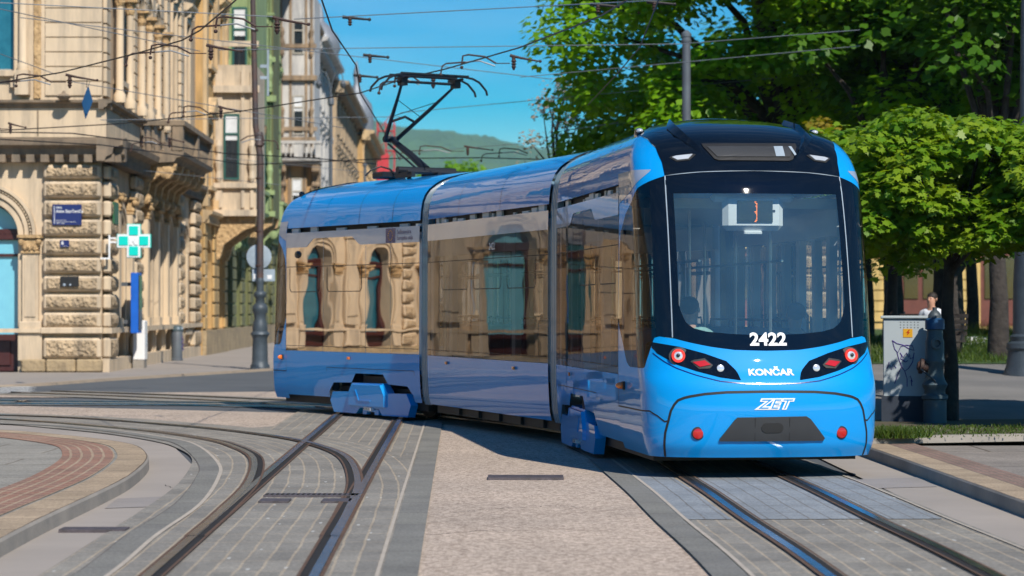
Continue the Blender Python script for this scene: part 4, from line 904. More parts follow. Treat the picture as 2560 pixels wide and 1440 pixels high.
# bellows
def ring(Mx, y, sc=1.0):
    zz = [.24, .4, .7, 1.2, 1.8, 2.4, 2.8, 3.0, 3.15, 3.25, 3.33, 3.40, 3.46, 3.51, 3.55, 3.58]
    cz = 1.9; pr = [(-hwz(z), z) for z in zz] + [(0, 3.60)] + [(hwz(z), z) for z in reversed(zz)]
    return [Mx @ Vector((x * sc, y, cz + (z - cz) * sc)) for x, z in pr]
for Ma, ya, Mb, yb in ((MA, 6.0, MBs, 0.0), (MBs, 5.3, MC, 6.0)):
    ra = ring(Ma, ya); rb = ring(Mb, yb)
    if (ra[0] - rb[0]).length > (ra[0] - rb[-1]).length: rb = rb[::-1]
    n = len(ra); rows = 21; vs = []; cen = sum(ra, Vector()) / n / 2 + sum(rb, Vector()) / n / 2
    for j in range(rows):
        u = j / (rows - 1); k = (0.955, 0.985)[0 if j % 4 in (0,) else 1]
        if j in (0, 1, rows - 2, rows - 1): k = .93
        for a, b in zip(ra, rb):
            p = a.lerp(b, u); c = Vector((cen.x, cen.y, p.z)); d = p - c; hgt = 1.9
            vs.append(c + d * k + Vector((0, 0, (hgt - p.z) * (1 - k) * .8)))
    q = MB(); q.add(vs, [(j * n + i, j * n + i + 1, (j + 1) * n + i + 1, (j + 1) * n + i) for j in range(rows - 1) for i in range(n - 1)])
    q.build('gangway_bellows', M['bellows'], tram, smooth=25)
    q = MB()
    fl = [Ma @ Vector((-.6, ya, .3)), Ma @ Vector((.6, ya, .3)), Mb @ Vector((.6, yb, .3)), Mb @ Vector((-.6, yb, .3))]
    q.add([p + Vector((0, 0, h)) for h in (0, -.12) for p in fl], [(0, 1, 2, 3), (4, 5, 6, 7)]); q.build('gangway_floor', M['black'], tram)
# pantograph on the rear section's roof
pg = MB(MC); pg.tube([(-.5, 4.2, 3.70), (.5, 4.2, 3.70)], .055, 10); pg.tube([(-.5, 4.5, 3.66), (.5, 4.5, 3.66)], .03, 8)
for x in (-.45, 0, .45): pg.box(x - .03, x + .03, 4.1, 4.6, 3.58, 3.66)
for x in (-.38, .38): pg.lathe((x, 4.35, 3.55), [(.05, 0), (.03, .03), (.05, .05), (.03, .07), (.05, .1)], 10)
pg.tube([(.3, 3.85, 3.62), (.35, 3.7, 3.74), (.45, 3.6, 3.78), (.6, 3.55, 3.72), (.66, 3.5, 3.64)], .014, 6)
pg.box(.1, .5, 3.4, 3.75, 3.60, 3.70, .02)
pan = pg.build('pantograph', M['darkmetal'], tram)
q = MB(MC); q.tube([(0, 4.2, 3.72), (0, 3.7, 3.98), (0, 3.12, 4.24)], [.065, .055, .045], 10); q.tube([(.14, 4.3, 3.66), (.10, 3.2, 4.16)], .016, 6); q.tube([(-.12, 3.1, 4.24), (.12, 3.1, 4.24)], .05, 8)
q.build('lower_arm', M['darkmetal'], pan)
q = MB(MC)
for s in (-1, 1): q.tube([(s * .10, 3.1, 4.24), (s * .30, 3.75, 4.65), (s * .46, 4.28, 5.0)], [.035, .03, .018], 8)
q.tube([(-.22, 3.5, 4.48), (0, 3.55, 4.56), (.22, 3.5, 4.48)], .022, 7)
q.tube([(.26, 3.6, 4.55), (-.36, 3.95, 4.78)], .006, 5); q.tube([(-.26, 3.6, 4.55), (.36, 3.95, 4.78)], .006, 5); q.tube([(.14, 3.18, 4.22), (.48, 4.25, 4.96)], .008, 5)
q.build('upper_arm', M['darkmetal'], pan)
q = MB(MC)
for yy in (4.12, 4.46):
    q.tube([(-.92, yy, 4.86), (-.90, yy, 4.93), (-.78, yy, 5.05), (-.66, yy, 5.10), (-.5, yy, 5.12), (.5, yy, 5.12), (.66, yy, 5.10), (.78, yy, 5.05), (.90, yy, 4.93), (.92, yy, 4.86)], .018, 7)
    q.box(-.58, .58, yy - .025, yy + .025, 5.12, 5.145)
for x in (-.46, .46): q.tube([(x, 4.08, 5.08), (x, 4.5, 5.08)], .02, 6); q.box(x - .05, x + .05, 4.22, 4.36, 4.96, 5.08)
q.tube([(-.55, 4.28, 5.02), (.55, 4.28, 5.02)], .022, 7)
q.build('collector_head', M['darkmetal'], pan)
# ---------------- buildings ----------------
# facade frame: x runs along the facade, -y points out of it, z up; base at z = 0.12
def wall(q, x0, x1, z0, z1, ops, depth=.3, arc=10):
    """flat wall with real openings: ops = (xa, xb, za, zb, arched)"""
    xs = sorted(set([x0, x1] + [v for o in ops for v in o[:2]]))
    for a, b in zip(xs[:-1], xs[1:]):
        m = (a + b) / 2; cuts = sorted([(o[2], o[3]) for o in ops if o[0] < m < o[1]]); z = z0
        for c0, c1 in cuts + [(z1, z1)]:
            if c0 > z + 1e-6: q.add([(a, 0, z), (b, 0, z), (b, 0, c0), (a, 0, c0)], [(0, 1, 2, 3)])
            z = max(z, c1)
    for xa, xb, za, zb, ar in ops:
        if ar:
            r = (xb - xa) / 2; xc = (xa + xb) / 2; zs = zb - r; P = [(xc - r * math.cos(math.pi * i / arc), zs + r * math.sin(math.pi * i / arc)) for i in range(arc + 1)]
            for (ax, az), (bx, bz) in zip(P[:-1], P[1:]):
                q.add([(ax, 0, az), (bx, 0, bz), (bx, 0, zb), (ax, 0, zb)], [(0, 1, 2, 3)]); q.add([(ax, 0, az), (bx, 0, bz), (bx, depth, bz), (ax, depth, az)], [(0, 1, 2, 3)])
        else:
            zs = zb; q.add([(xa, 0, zb), (xb, 0, zb), (xb, depth, zb), (xa, depth, zb)], [(0, 1, 2, 3)])
        q.add([(xa, 0, za), (xa, 0, zs), (xa, depth, zs), (xa, depth, za)], [(0, 1, 2, 3)]); q.add([(xb, 0, za), (xb, 0, zs), (xb, depth, zs), (xb, depth, za)], [(0, 1, 2, 3)])
        q.add([(xa, 0, za), (xb, 0, za), (xb, depth, za), (xa, depth, za)], [(0, 1, 2, 3)])
CORN = [(0, 0), (.10, 0), (.12, .08), (.22, .14), (.24, .26), (.38, .32), (.40, .44), (.0, .50)]
def cornice(par, Mx, x0, x1, z, h, out, m, dent=0, name='cornice'):
    q = MB(Mx); q.prof_x([(-.05, z)] + [(o / .40 * out, z + hh / .5 * h) for o, hh in CORN[1:-1]] + [(-.05, z + h)], x0, x1)
    c = q.build(name, m, par)
    if dent:
        q = MB(Mx); n = int((x1 - x0) / dent)
        for i in range(n): x = x0 + (i + .5) * (x1 - x0) / n; q.box(x - dent * .28, x + dent * .28, -out * .62, -.01, z - .02, z + h * .28)
        q.build('dentil_course', m, c)
    return c
def arcband(q, xc, zc, r0, r1, y0, y1, a0=0, a1=180, n=16):
    vs = []
    for i in range(n + 1):
        a = R(a0 + (a1 - a0) * i / n)
        for r, y in ((r0, y0), (r1, y0), (r1, y1), (r0, y1)): vs.append((xc + r * math.cos(a), y, zc + r * math.sin(a)))
    q.add(vs, [(4 * i + k, 4 * i + (k + 1) % 4, 4 * i + 4 + (k + 1) % 4, 4 * i + 4 + k) for i in range(n) for k in range(4)])
def window(par, Mx, xa, xb, za, zb, arch, fm, gm, sur=None, style=0, depth=.22, blind=None, mul=True):
    """one window: frame bars, pane; surround, sill and pediment are its own sub-parts"""
    q = MB(Mx); r = (xb - xa) / 2; xc = (xa + xb) / 2; zt = zb - r if arch else zb; t = .07; y = depth
    q.box(xa, xa + t, y - .05, y + .03, za, zt); q.box(xb - t, xb, y - .05, y + .03, za, zt); q.box(xa + t, xb - t, y - .05, y + .03, za, za + t)
    if arch: arcband(q, xc, zt, r - t, r, y - .05, y + .03)
    else: q.box(xa + t, xb - t, y - .05, y + .03, zb - t, zb)
    if mul: q.box(xc - .03, xc + .03, y - .06, y + .02, za + t, zb - t)
    zm = za + (zb - za) * .68; q.box(xa + t, xb - t, y - .065, y + .02, zm, zm + .07)
    w = q.build('window', fm, par)
    q = MB(Mx)
    if arch:
        P = [(xa, za), (xb, za)] + [(xc + r * math.cos(math.pi * i / 12), zt + r * math.sin(math.pi * i / 12)) for i in range(13)]; q.add([(x, y, z) for x, z in P], [tuple(range(len(P)))])
    else: q.add([(xa, y, za), (xb, y, za), (xb, y, zb), (xa, y, zb)], [(0, 1, 2, 3)])
    q.build('pane', gm, w)
    if blind:
        q = MB(Mx); q.box(xa + t, xb - t, y - .02, y - .005, lerp(zb, za, blind), zb - t); q.build('blind', M['blind'], w)
    if sur:
        q = MB(Mx); o = .16
        if arch:
            arcband(q, xc, zt, r, r + .09, -.05, .02); arcband(q, xc, zt, r + .13, r + .24, -.10, .0)
            for x in (xa - o - .06, xb + .02): q.box(x, x + o + .02, -.06, .0, za, zt)
        else:
            for x in (xa - o, xb): q.box(x, x + o, -.07, 0, za, zb)
            q.box(xa - o, xb + o, -.08, -.002, zb, zb + .16)
        q.box(xa - o - .1, xb + o + .1, -.20, -.003, za - .14, za); 
        for x in (xa - .1, xb - .06): q.box(x, x + .16, -.14, -.003, za - .42, za - .14)
        if style == 1: q.prof_x([(0, zb + .36), (.10, zb + .36), (.28, zb + .5), (.3, zb + .58), (0, zb + .64)], xa - o - .2, xb + o + .2); q.box(xa - .12, xa + .05, -.2, -.004, zb + .16, zb + .36); q.box(xb - .05, xb + .12, -.2, -.004, zb + .16, zb + .36)
        if style == 2:
            q.prism([(xa - o - .25, zb + .34), (xb + o + .25, zb + .34), (xc, zb + .34 + (xb - xa) * .45)], -.30, -.003); q.box(xa - o - .2, xb + o + .2, -.24, -.004, zb + .22, zb + .34)
        q.build('window_surround', sur, w)
    return w
def pilaster(par, Mx, x0, x1, z0, z1, m, mc, out=.14, cap=.45):
    q = MB(Mx); q.box(x0, x1, -out, -.002, z0 + .35, z1 - cap); q.box(x0 - .05, x1 + .05, -out - .05, -.003, z0, z0 + .35); w = x1 - x0
    p = q.build('pilaster', m, par)
    q = MB(Mx); q.box(x0 - .02, x1 + .02, -out - .03, -.003, z1 - cap, z1 - cap * .85); q.box(x0 + .02, x1 - .02, -out - .05, -.003, z1 - cap * .85, z1 - cap * .12, .03); q.box(x0 - .07, x1 + .07, -out - .12, -.003, z1 - cap * .12, z1)
    for x in (x0 - .01, x1 + .01): q.ball((x, -out - .06, z1 - cap * .3), (.075, .08, .085), 8)
    q.build('capital', mc, p); return p
def balcony(par, Mx, x0, x1, z, out, m, mc, brackets=True):
    q = MB(Mx); q.prof_x([(-.02, z - .28), (out * .8, z - .22), (out * .86, z - .1), (out, z - .06), (out + .04, z + .06), (-.02, z + .1)], x0, x1); b = q.build('balcony', m, par)
    q = MB(Mx); n = int((x1 - x0) / .26)
    for i in range(n):
        x = x0 + .25 + i * (x1 - x0 - .5) / max(n - 1, 1); q.lathe((x, -out + .14, z + .1), [(.05, 0), (.03, .06), (.075, .25), (.06, .42), (.03, .58), (.05, .68)], 7)
    for k in range(int(out / .3)):
        for x in (x0 + .12, x1 - .12): q.lathe((x, -out + .3 + k * .28, z + .1), [(.05, 0), (.03, .06), (.075, .25), (.06, .42), (.03, .58), (.05, .68)], 7)
    for x in (x0, x1 - .3): q.box(x, x + .3, -out, -out + .3, z + .1, z + .86)
    q.box((x0 + x1) / 2 - .22, (x0 + x1) / 2 + .22, -out - .01, -out + .28, z + .1, z + .86)
    q.box(x0 - .03, x1 + .03, -out - .05, -out + .34, z + .80, z + .94); q.box(x0 - .03, x0 + .28, -out + .34, 0, z + .80, z + .94); q.box(x1 - .28, x1 + .03, -out + .34, 0, z + .80, z + .94)
    q.build('balustrade', m, b)
    if brackets:
        for x in np.linspace(x0 + .3, x1 - .3, max(2, int((x1 - x0) / 1.6) + 1)):
            q = MB(Mx); P = [(0, z - 1.5), (.14, z - 1.45), (.22, z - 1.2), (.30, z - .8), (out * .55, z - .5), (out * .82, z - .45), (out * .85, z - .27), (0, z - .27)]
            q.prof_x(P, x - .17, x + .17)
            for c, r in (((out * .62), .19), ((.18), .15)):
                q2 = MB(Mx @ Matrix.Translation((x, -c, z - (.5 if c > .3 else 1.25))) @ Matrix.Rotation(R(90), 4, 'Y')); q2.lathe((0, 0, -.21), [(r * .5, 0), (r, .03), (r, .39), (r * .5, .42)], 12); q.v += q2.v and [] or []; off = len(q.v); q.v += q2.v; q.f += [[i + off for i in f] for f in q2.f]
            q.build('scroll_bracket', mc, b)
    return b
def simple_facade(par, Mx, L, floors, bay, P, ground=4.6, fh=4.1, top=True, rust=True, x_off=0.0, every_bal=0, arcade=False):
    """generic street front. P: wall, trim, frame, glass, low"""
    n = max(1, int(round(L / bay))); bw = L / n; ops = []; wins = []; H = ground + fh * floors
    for i in range(n):
        xc = (i + .5) * bw; ops.append((xc - bw * .27, xc + bw * .27, .9, ground - .9, True)); wins.append(ops[-1] + (0,))
        for f in range(floors):
            z = ground + f * fh; ops.append((xc - bw * .17, xc + bw * .17, z + .95, z + .95 + fh * .52, f == floors - 1 and arcade)); wins.append(ops[-1] + (1 + (f + i * 0) % 3,))
    q = MB(Mx); wall(q, 0, L, 0, H, [o for o in ops]); q.build('wall', P['wall'], par)
    for xa, xb, za, zb, ar, st in wins: window(par, Mx, xa, xb, za, zb, ar, P['frame'], P['glass'], P['trim'] if st else None, {0: 0, 1: 2, 2: 1, 3: 0}.get(st, 0), blind=(.35 if (int(xa * 7 + za * 3) % 4 == 0) else None))
    for k in range(n + 1):
        x = min(max(k * bw, .3), L - .3)
        pilaster(par, Mx, x - .26, x + .26, ground + .2, ground + 2 * fh - .1, P['trim'], P['trim'])
        if floors > 2: pilaster(par, Mx, x - .24, x + .24, ground + 2 * fh + .15, H - .4, P['trim'], P['trim'], .1)
    if rust:
        for i in range(n + 1):
            q = MB(Mx); z = .9; xa = max(0, i * bw - bw * .22); xb = min(L, i * bw + bw * .22)
            while z < ground - .5: q.box(xa + .02, xb - .02, -.09, -.002, z, z + .40, .02); z += .46
            q.build('rustication', P['low'], par)
    q = MB(Mx); q.box(0, L, -.14, -.001, 0, .85); q.build('plinth', M['basestone'], par)
    cornice(par, Mx, 0, L, ground - .35, .45, .35, P['trim'], .45); cornice(par, Mx, 0, L, ground + fh * 2 - .15, .28, .22, P['trim'], 0, 'string_course')
    if top: cornice(par, Mx, -.3, L + .3, H - .35, .85, 1.0, P['trim'], .55)
    for k in range(every_bal):
        xc = (k * 3 + 1.5) * bw; balcony(par, Mx, xc - bw * .5, xc + bw * .5, ground + .35, 1.1, P['trim'], P['trim'])
    return H
def pal(w, t, f='wframe', g='darkglass', low=None):
    return dict(wall=w, trim=t, frame=M[f], glass=M[g], low=low or w)
def wm(name, c, k=.8, b=.15): return mat(name, c, .85, c2=tuple(x * k for x in c), ns=1.3, nfac=.9, bump=b, bs=25, streak=.45)

# ---- 1. corner building with the pharmacy ----
CX, CY, Z0 = -10.35, 61.0, .012
B1 = empty('corner_building', (CX, CY, Z0), 0, 'tan stone corner palace with rusticated piers, arched shop windows and a heavy cornice', 'building')
MF = Matrix.Identity(4); MS = Matrix.Rotation(R(91.23), 4, 'Z')
GH = 5.85; FW = 44.0; pitch = 4.32
arches = [-2.95 - i * pitch for i in range(10)]
ops = [(a - .84, a + .84, .0, 4.30, True) for a in arches]; q = MB(MF)
up = [(a - .72, a + .72, 7.6, 11.2, True) for a in arches] + [(a - .62, a + .62, 13.4, 15.9, False) for a in arches]
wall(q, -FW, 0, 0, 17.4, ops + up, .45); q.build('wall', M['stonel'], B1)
for a in arches:
    w = window(B1, MF, a - .84, a + .84, 0, 4.30, True, M['maroon'], M['shopblue'] if a > -8 or (a < -10 and a > -13) else M['tealglass'], None, depth=.42, mul=False)
    q = MB(MF); q.box(a - .84, a + .84, .30, .38, 0, .95, .02); q.box(a - .6, a + .6, .26, .30, .15, .80, .02); q.box(a - .84, a + .84, .30, .40, 3.34, 3.62, .02); q.box(a - .84, a - .66, .28, .40, .95, 3.34, .02) if a < -8 else None; q.box(a + .66, a + .84, .28, .40, .95, 3.34, .02) if a < -8 else None
    for k in range(14): q.box(a - .78 + k * .12, a - .72 + k * .12, .28, .30, 3.5, 3.58)
    q.build('wood_panel', M['maroon'], w)
    q = MB(MF); arcband(q, a, 3.46, .84, .98, -.03, .05, n=24); arcband(q, a, 3.46, 1.02, 1.12, -.09, .0, n=24); arcband(q, a, 3.46, 1.22, 1.30, -.14, -.0, n=24)
    for i in range(45): t = R(4 * i + 2); q.box(a + 1.17 * math.cos(t) - .022, a + 1.17 * math.cos(t) + .022, -.10, 0, 3.46 + 1.17 * math.sin(t) - .022, 3.46 + 1.17 * math.sin(t) + .022)
    q.build('archivolt', M['stonel'], w)
    for s in (-1, 1):
        x = a + s * 1.17; p = MB(MF); p.box(x - .20, x + .20, -.12, -.003, 1.28, 3.0); p.box(x - .14, x + .14, -.15, -.12, 1.4, 2.9); p.box(x - .28, x + .28, -.18, -.004, 1.0, 1.28, .02); p.box(x - .3, x + .3, -.16, -.004, .3, 1.0)
        pp = p.build('pilaster', M['stonel'], B1)
        c = MB(MF); c.box(x - .23, x + .23, -.17, -.004, 3.0, 3.06); c.box(x - .20, x + .20, -.19, -.004, 3.06, 3.38, .04); c.box(x - .31, x + .31, -.26, -.004, 3.38, 3.46)
        for d in (-.22, .22): c.ball((x + d, -.17, 3.28), (.08, .09, .09), 9)
        for k in range(5): c.ball((x - .12 + k * .06, -.2, 3.12 + (k % 2) * .05), (.04, .03, .06), 6)
        c.build('capital', M['carved'], pp)
for a in arches:
    window(B1, MF, a - .72, a + .72, 7.6, 11.2, True, M['wframe'], M['tealglass'], M['stonel'], 0, depth=.3)
    window(B1, MF, a - .62, a + .62, 13.4, 15.9, False, M['wframe'], M['darkglass'], M['stonel'], 1)
    for s in (-1, 1):
        q = MB(MF); x = a + s * .98; q.lathe((x, -.16, 7.6), [(.14, 0), (.14, .15), (.10, .2), (.095, 2.3), (.09, 2.35)], 12); q.box(x - .17, x + .17, -.33, -.01, 6.98, 7.6); cc = q.build('half_column', M['stonel'], B1, smooth=40)
        q = MB(MF); q.lathe((x, -.16, 9.95), [(.10, 0), (.13, .1), (.12, .2), (.19, .32)], 10); q.box(x - .21, x + .21, -.37, -.01, 10.27, 10.36); q.build('capital', M['carved'], cc)
        q = MB(MF); x = a + s * 1.32; q.box(x - .09, x + .09, -.05, -.003, 6.9, 12.2, .015); q.build('ornament_strip', M['carved'], B1)
# banded piers on the front
BZ = [(.35, .86, 'rustic'), (1.12, 1.50, 'rustic'), (1.58, 1.96, 'rustic'), (2.04, 2.42, 'rustic'), (2.50, 2.88, 'rustic'), (2.96, 3.36, 'rustic'), (3.44, 3.84, 'rustic'), (3.92, 4.32, 'rustic'), (4.40, 4.80, 'rustic'), (4.88, 5.22, 'rustic')]
def blocks(Mx, x0, x1, out=.20, rows=BZ, par=B1):
    for z0, z1, k in rows:
        q = MB(Mx); q.box(x0, x1, -out, -.003, z0, z1, .05); b = q.build('rusticated_block', M['stonel'], par)
        q = MB(Mx)
        def f(u, v): return (lerp(x0 + .09, x1 - .09, u), -out - .02 - .03 * min(1, 8 * u, 8 * (1 - u), 5 * v, 5 * (1 - v)), lerp(z0 + .06, z1 - .06, v))
        q.grid(f, 16, 8); q.build('vermiculated_face', M[k], b, smooth=60)
blocks(MF, -1.45, 0.0)
for i, a in enumerate(arches[:-1]):
    if i % 3 == 2: blocks(MF, a - pitch / 2 - .36, a - pitch / 2 + .36, .16)
    else:
        q = MB(MF); x = a - pitch / 2; q.box(x - .40, x + .40, -.16, -.003, 1.3, 4.7, .02); q.box(x - .28, x + .28, -.20, -.16, 1.6, 4.4, .02); q.box(x - .5, x + .5, -.24, -.004, .3, 1.0, .02); q.box(x - .46, x + .46, -.24, -.004, 4.7, 5.0, .03); q.build('pier_panel', M['stonel'], B1)
q = MB(MF); q.box(-FW, .02, -.24, -.002, 1.0, 1.10); q.box(-1.5, .05, -.26, -.002, .97, 1.13, .02); q.build('string_course', M['stonel'], B1)
for x0, x1, m_ in ((-1.98, -1.38, 'basestone'), (-1.36, -.62, 'basestone'), (-.60, .04, 'basestone')):
    q = MB(MF); q.box(x0, x1, -.30, -.004, 0, .33, .04); q.build('base_stone', M[m_], B1)
q = MB(MF); q.box(-FW, -4.1, -.12, -.001, 0, .3); q.build('plinth', M['basestone'], B1)
cornice(B1, MF, -FW, .62, 5.30, .62, .62, M['weath'], .36)
q = MB(MF); q.box(-FW, .12, -.10, .02, 5.92, 6.66); q.build('parapet_panel', M['stonel'], B1)
for i in range(20): 
    q = MB(MF); x = -1.6 - i * 2.16; q.box(x - .02, x + .02, -.115, -.101, 5.95, 6.6); q.build('panel_joint', M['weath'], B1)
cornice(B1, MF, -FW, .25, 6.62, .26, .30, M['weath'])
for k in range(28):
    z = 6.98 + k * .37
    if z > 17: break
    for a0, a1 in [(-1.43, -.0)] + [(a - pitch / 2 - .66, a - pitch / 2 + .66) for a in arches[:3]]:
        q = MB(MF); q.box(a0, a1, -.05, -.002, z, z + .345, .008); q.build('ashlar_course', M['stonel'], B1)
cornice(B1, MF, -FW, .2, 12.3, .4, .4, M['stonel'], 0); cornice(B1, MF, -FW, 1.0, 16.9, .9, 1.1, M['stonel'], .5)
# street side of the corner building
L1 = 21.5; sops = [(2.4, 3.9, .0, 4.15, True), (8.2, 9.7, 0, 4.3, True), (10.5, 12.0, 0, 4.3, True), (12.8, 14.3, 0, 4.3, True), (17.2, 18.7, .9, 4.2, True)]
suw = [(2.2, 3.3, 7.6, 11.3, True), (6.4, 7.3, 7.4, 10.4, True), (8.3, 9.2, 7.4, 10.4, True), (10.2, 11.1, 7.4, 10.4, True), (14.6, 15.6, 7.4, 11.0, False), (18.4, 19.4, 7.4, 11.0, False)]
s3 = [(x0, x1, 13.3, 15.8, False) for x0, x1 in ((2.2, 3.3), (6.4, 7.3), (10.2, 11.1), (14.6, 15.6), (18.4, 19.4))]
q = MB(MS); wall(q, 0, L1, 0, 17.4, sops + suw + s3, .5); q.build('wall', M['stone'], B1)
for i, o in enumerate(sops): window(B1, MS, *o, M['maroon'], M['darkglass'], M['stonel'], 0, depth=.45)
for i, o in enumerate(suw): window(B1, MS, *o, M['wframe'], M['darkglass'], M['stonel'], 0 if o[4] else 1, depth=.35)
for o in s3: window(B1, MS, *o, M['wframe'], M['darkglass'], M['stonel'], 1)
for x0, x1 in ((.02, 1.35), (5.0, 6.3), (15.3, 16.4), (19.6, 21.4)): blocks(MS, x0, x1, .22)
for x in (1.9, 4.45, 7.7, 10.1, 12.4, 14.8): pilaster(B1, MS, x - .2, x + .2, 1.0, 4.6, M['stonel'], M['carved'], .2)
q = MB(MS); q.box(0, L1, -.26, -.002, .98, 1.12); q.box(0, L1, -.2, -.002, 0, .34); q.build('string_course', M['stonel'], B1)
cornice(B1, MS, -.62, 6.8, 5.30, .62, .62, M['weath'], .36); cornice(B1, MS, 14.9, L1, 5.30, .5, .45, M['weath'], .36)
q = MB(MS); q.box(-.1, 6.4, -.10, .02, 5.92, 6.66); q.build('parapet_panel', M['stonel'], B1)
cornice(B1, MS, -.3, 6.6, 6.62, .26, .3, M['weath'])
balcony(B1, MS, 6.9, 14.9, 5.95, 1.25, M['weath'], M['carved'])
for x in (.5, 4.6, 5.75, 8.0, 9.7, 11.6, 13.1, 16.8):
    for k in range(15):
        q = MB(MS); z = 6.98 + k * .37; q.box(x - .36, x + .36, -.10 - .04 * (k % 1), -.002, z, z + .335, .01); q.build('ashlar_course', M['stonel'], B1)
q = MB(MS)
cornice(B1, MS, -.2, L1, 12.3, .4, .4, M['stonel']); cornice(B1, MS, -1.0, L1, 16.9, .9, 1.1, M['stonel'], .5)
for x in (1.75, 3.7, 6.1, 7.8, 9.7, 11.6):
    q = MB(MS); q.lathe((x, -.2, 6.95), [(.16, 0), (.16, .2), (.10, .3), (.095, 2.4), (.09, 2.5)], 10); cc = q.build('half_column', M['stonel'], B1, smooth=40)
    q = MB(MS); q.lathe((x, -.2, 9.45), [(.10, 0), (.13, .1), (.12, .2), (.2, .34)], 10); q.box(x - .22, x + .22, -.42, -.01, 9.79, 9.88); q.build('capital', M['carved'], cc)
q = MB(MF); q.add([(-FW, .2, 17.8), (0, .2, 17.8), (-4, 5, 21), (-FW, 5, 21)], [(0, 1, 2, 3)]); q.add([(0, .2, 17.8), (-.5, L1, 17.8), (-4, L1, 21), (-4, 5, 21)], [(0, 1, 2, 3)]); q.build('roof', M['tileroof'], B1)
q = MB(MF); q.box(-FW, -FW + .1, .2, 14, 0, 17.6); q.build('side_wall', M['stone'], B1); q = MB(MF); q.box(-9, -.6, L1 + .0, L1 + .1, 0, 17.6); q.build('side_wall', M['stone'], B1)

# ---- the rest of the street ----
def street_pt(Y): return (CX + .0 - .0215 * (Y - CY), Y)
def sbuild(name, Y0, Y1, out, label, floors, bay, P, ground=4.6, fh=4.1, roofm='tileroof', bal=0, end=True, rh=3.0, arcade=False):
    x, y = street_pt(Y0); t = empty(name, (x + out, y, Z0), R(91.23), label, 'building', 'street houses receding behind the tram'); L = Y1 - Y0
    H = simple_facade(t, Matrix.Identity(4), L, floors, bay, P, ground, fh, every_bal=bal, arcade=arcade)
    if end:
        for x0 in (-.02, L - .1): q = MB(); q.box(x0, x0 + .12, .0, 12, 0, H); q.build('side_wall', P['wall'], t)
    q = MB(); q.prism([(0, 0), (1, 0)], 0, 1) if 0 else None
    q.add([(0, -.5, H + .4), (L, -.5, H + .4), (L, 5, H + rh), (0, 5, H + rh), (0, 12, H + .4), (L, 12, H + .4)], [(0, 1, 2, 3), (3, 2, 5, 4), (0, 3, 4), (1, 5, 2)]); q.build('roof', M[roofm], t)
    return t, H, L
Pcream = pal(wm('cream_plaster', (.62, .50, .36)), wm('light_cream_trim', (.66, .54, .40)), low=wm('sandy_rustication', (.52, .36, .2)))
Pyel = pal(wm('ochre_plaster', (.62, .38, .15)), wm('pale_ochre_trim', (.66, .47, .26)), low=wm('ochre_rustication', (.58, .38, .16)))
Pgreen = pal(wm('olive_green_plaster', (.17, .18, .07)), wm('light_green_trim', (.32, .42, .19)), 'gframe', low=wm('olive_rustication', (.2, .2, .09)))
Porn = pal(wm('orange_plaster', (.60, .36, .16)), wm('weathered_trim', (.42, .30, .19), .5), low=wm('brown_rustication', (.35, .22, .12), .6))
Pwhite = pal(wm('greyish_white_plaster', (.60, .58, .55)), wm('white_trim', (.62, .60, .57), .7))
Pfar = pal(wm('far_sand_plaster', (.55, .40, .25)), wm('far_trim', (.50, .38, .25), .6))
t2, H2, L2 = sbuild('town_house', 82.5, 90.5, 0.25, 'cream and ochre house with a projecting oriel, right after the corner palace', 3, 3.6, Pyel, 4.9, 4.2, bal=0)
# projecting oriel whose end wall faces us
OY = 10.0
def oriel(par, y0, y1, out, z0, z1, m, trim, fr, gm, wz0, wz1, fx):
    q = MB(); q.box(y0, y1, -out, 0, z0, z1); o = q.build('oriel', m, par)
    # end wall detail: facade frame facing -x of the parent
    Me = Matrix.Translation((y0, 0, 0)) @ Matrix.Rotation(R(-90), 4, 'Z')
    w = window(o, Me, out * fx - .28, out * fx + .28, wz0, wz1, False, fr, gm, None, depth=-.02, mul=False, blind=.40)
    k = 1
    while wz1 + 4.1 * k < z1 - .6:
        window(o, Me, out * fx - .28, out * fx + .28, wz0 + 4.1 * k, wz1 + 4.1 * k - .3, False, fr, gm, trim if out < 1.5 else None, 1, depth=-.02, mul=False, blind=.3 if k == 2 else None); k += 1
    for j in range(3):
        for x in (.18, out - .14):
            qq = MB(Me); zc = z0 + 1.2 + j * 4.0
            if zc < z1 - 1.5: qq.lathe((x, -.12, zc), [(.05, 0), (.12, .15), (.09, .4), (.15, .7), (.08, 1.0), (.13, 1.3), (.06, 1.5)], 8)
            if qq.v: qq.build('ornament_column', trim, o)
    q = MB(Me)
    for x in (.06, out - .2, out * fx - .45, out * fx + .34): q.box(x, x + .12, -.07, -.002, z0 + .3, z1 - .2)
    q.box(-.05, out + .08, -.16, -.003, wz0 - .3, wz0 - .12); q.box(-.05, out + .14, -.24, -.003, wz1 + .75, wz1 + 1.0); q.box(-.05, out + .10, -.18, -.003, z0, z0 + .22); q.box(-.05, out + .1, -.12, -.003, wz1 + 2.4, wz1 + 2.6); q.build('oriel_moulding', trim, o)
    q = MB(); q.prof_x([(0, z0 - 1.6), (.2, z0 - 1.5), (.35, z0 - 1.0), (out * .7, z0 - .5), (out - .05, z0 - .35), (out, z0), (0, z0)], y0 + .1, y0 + .5); q.build('scroll_bracket', M['carved'], o); q = MB(); q.prof_x([(0, z0 - 1.6), (.2, z0 - 1.5), (.35, z0 - 1.0), (out * .7, z0 - .5), (out - .05, z0 - .35), (out, z0), (0, z0)], y1 - .5, y1 - .1); q.build('scroll_bracket', M['carved'], o)
oriel(t2, 3.8, 7.6, 1.5, 4.9, 10.3, Pcream['wall'], Pcream['trim'], M['gframe'], M['darkglass'], 6.2, 8.55, .42)
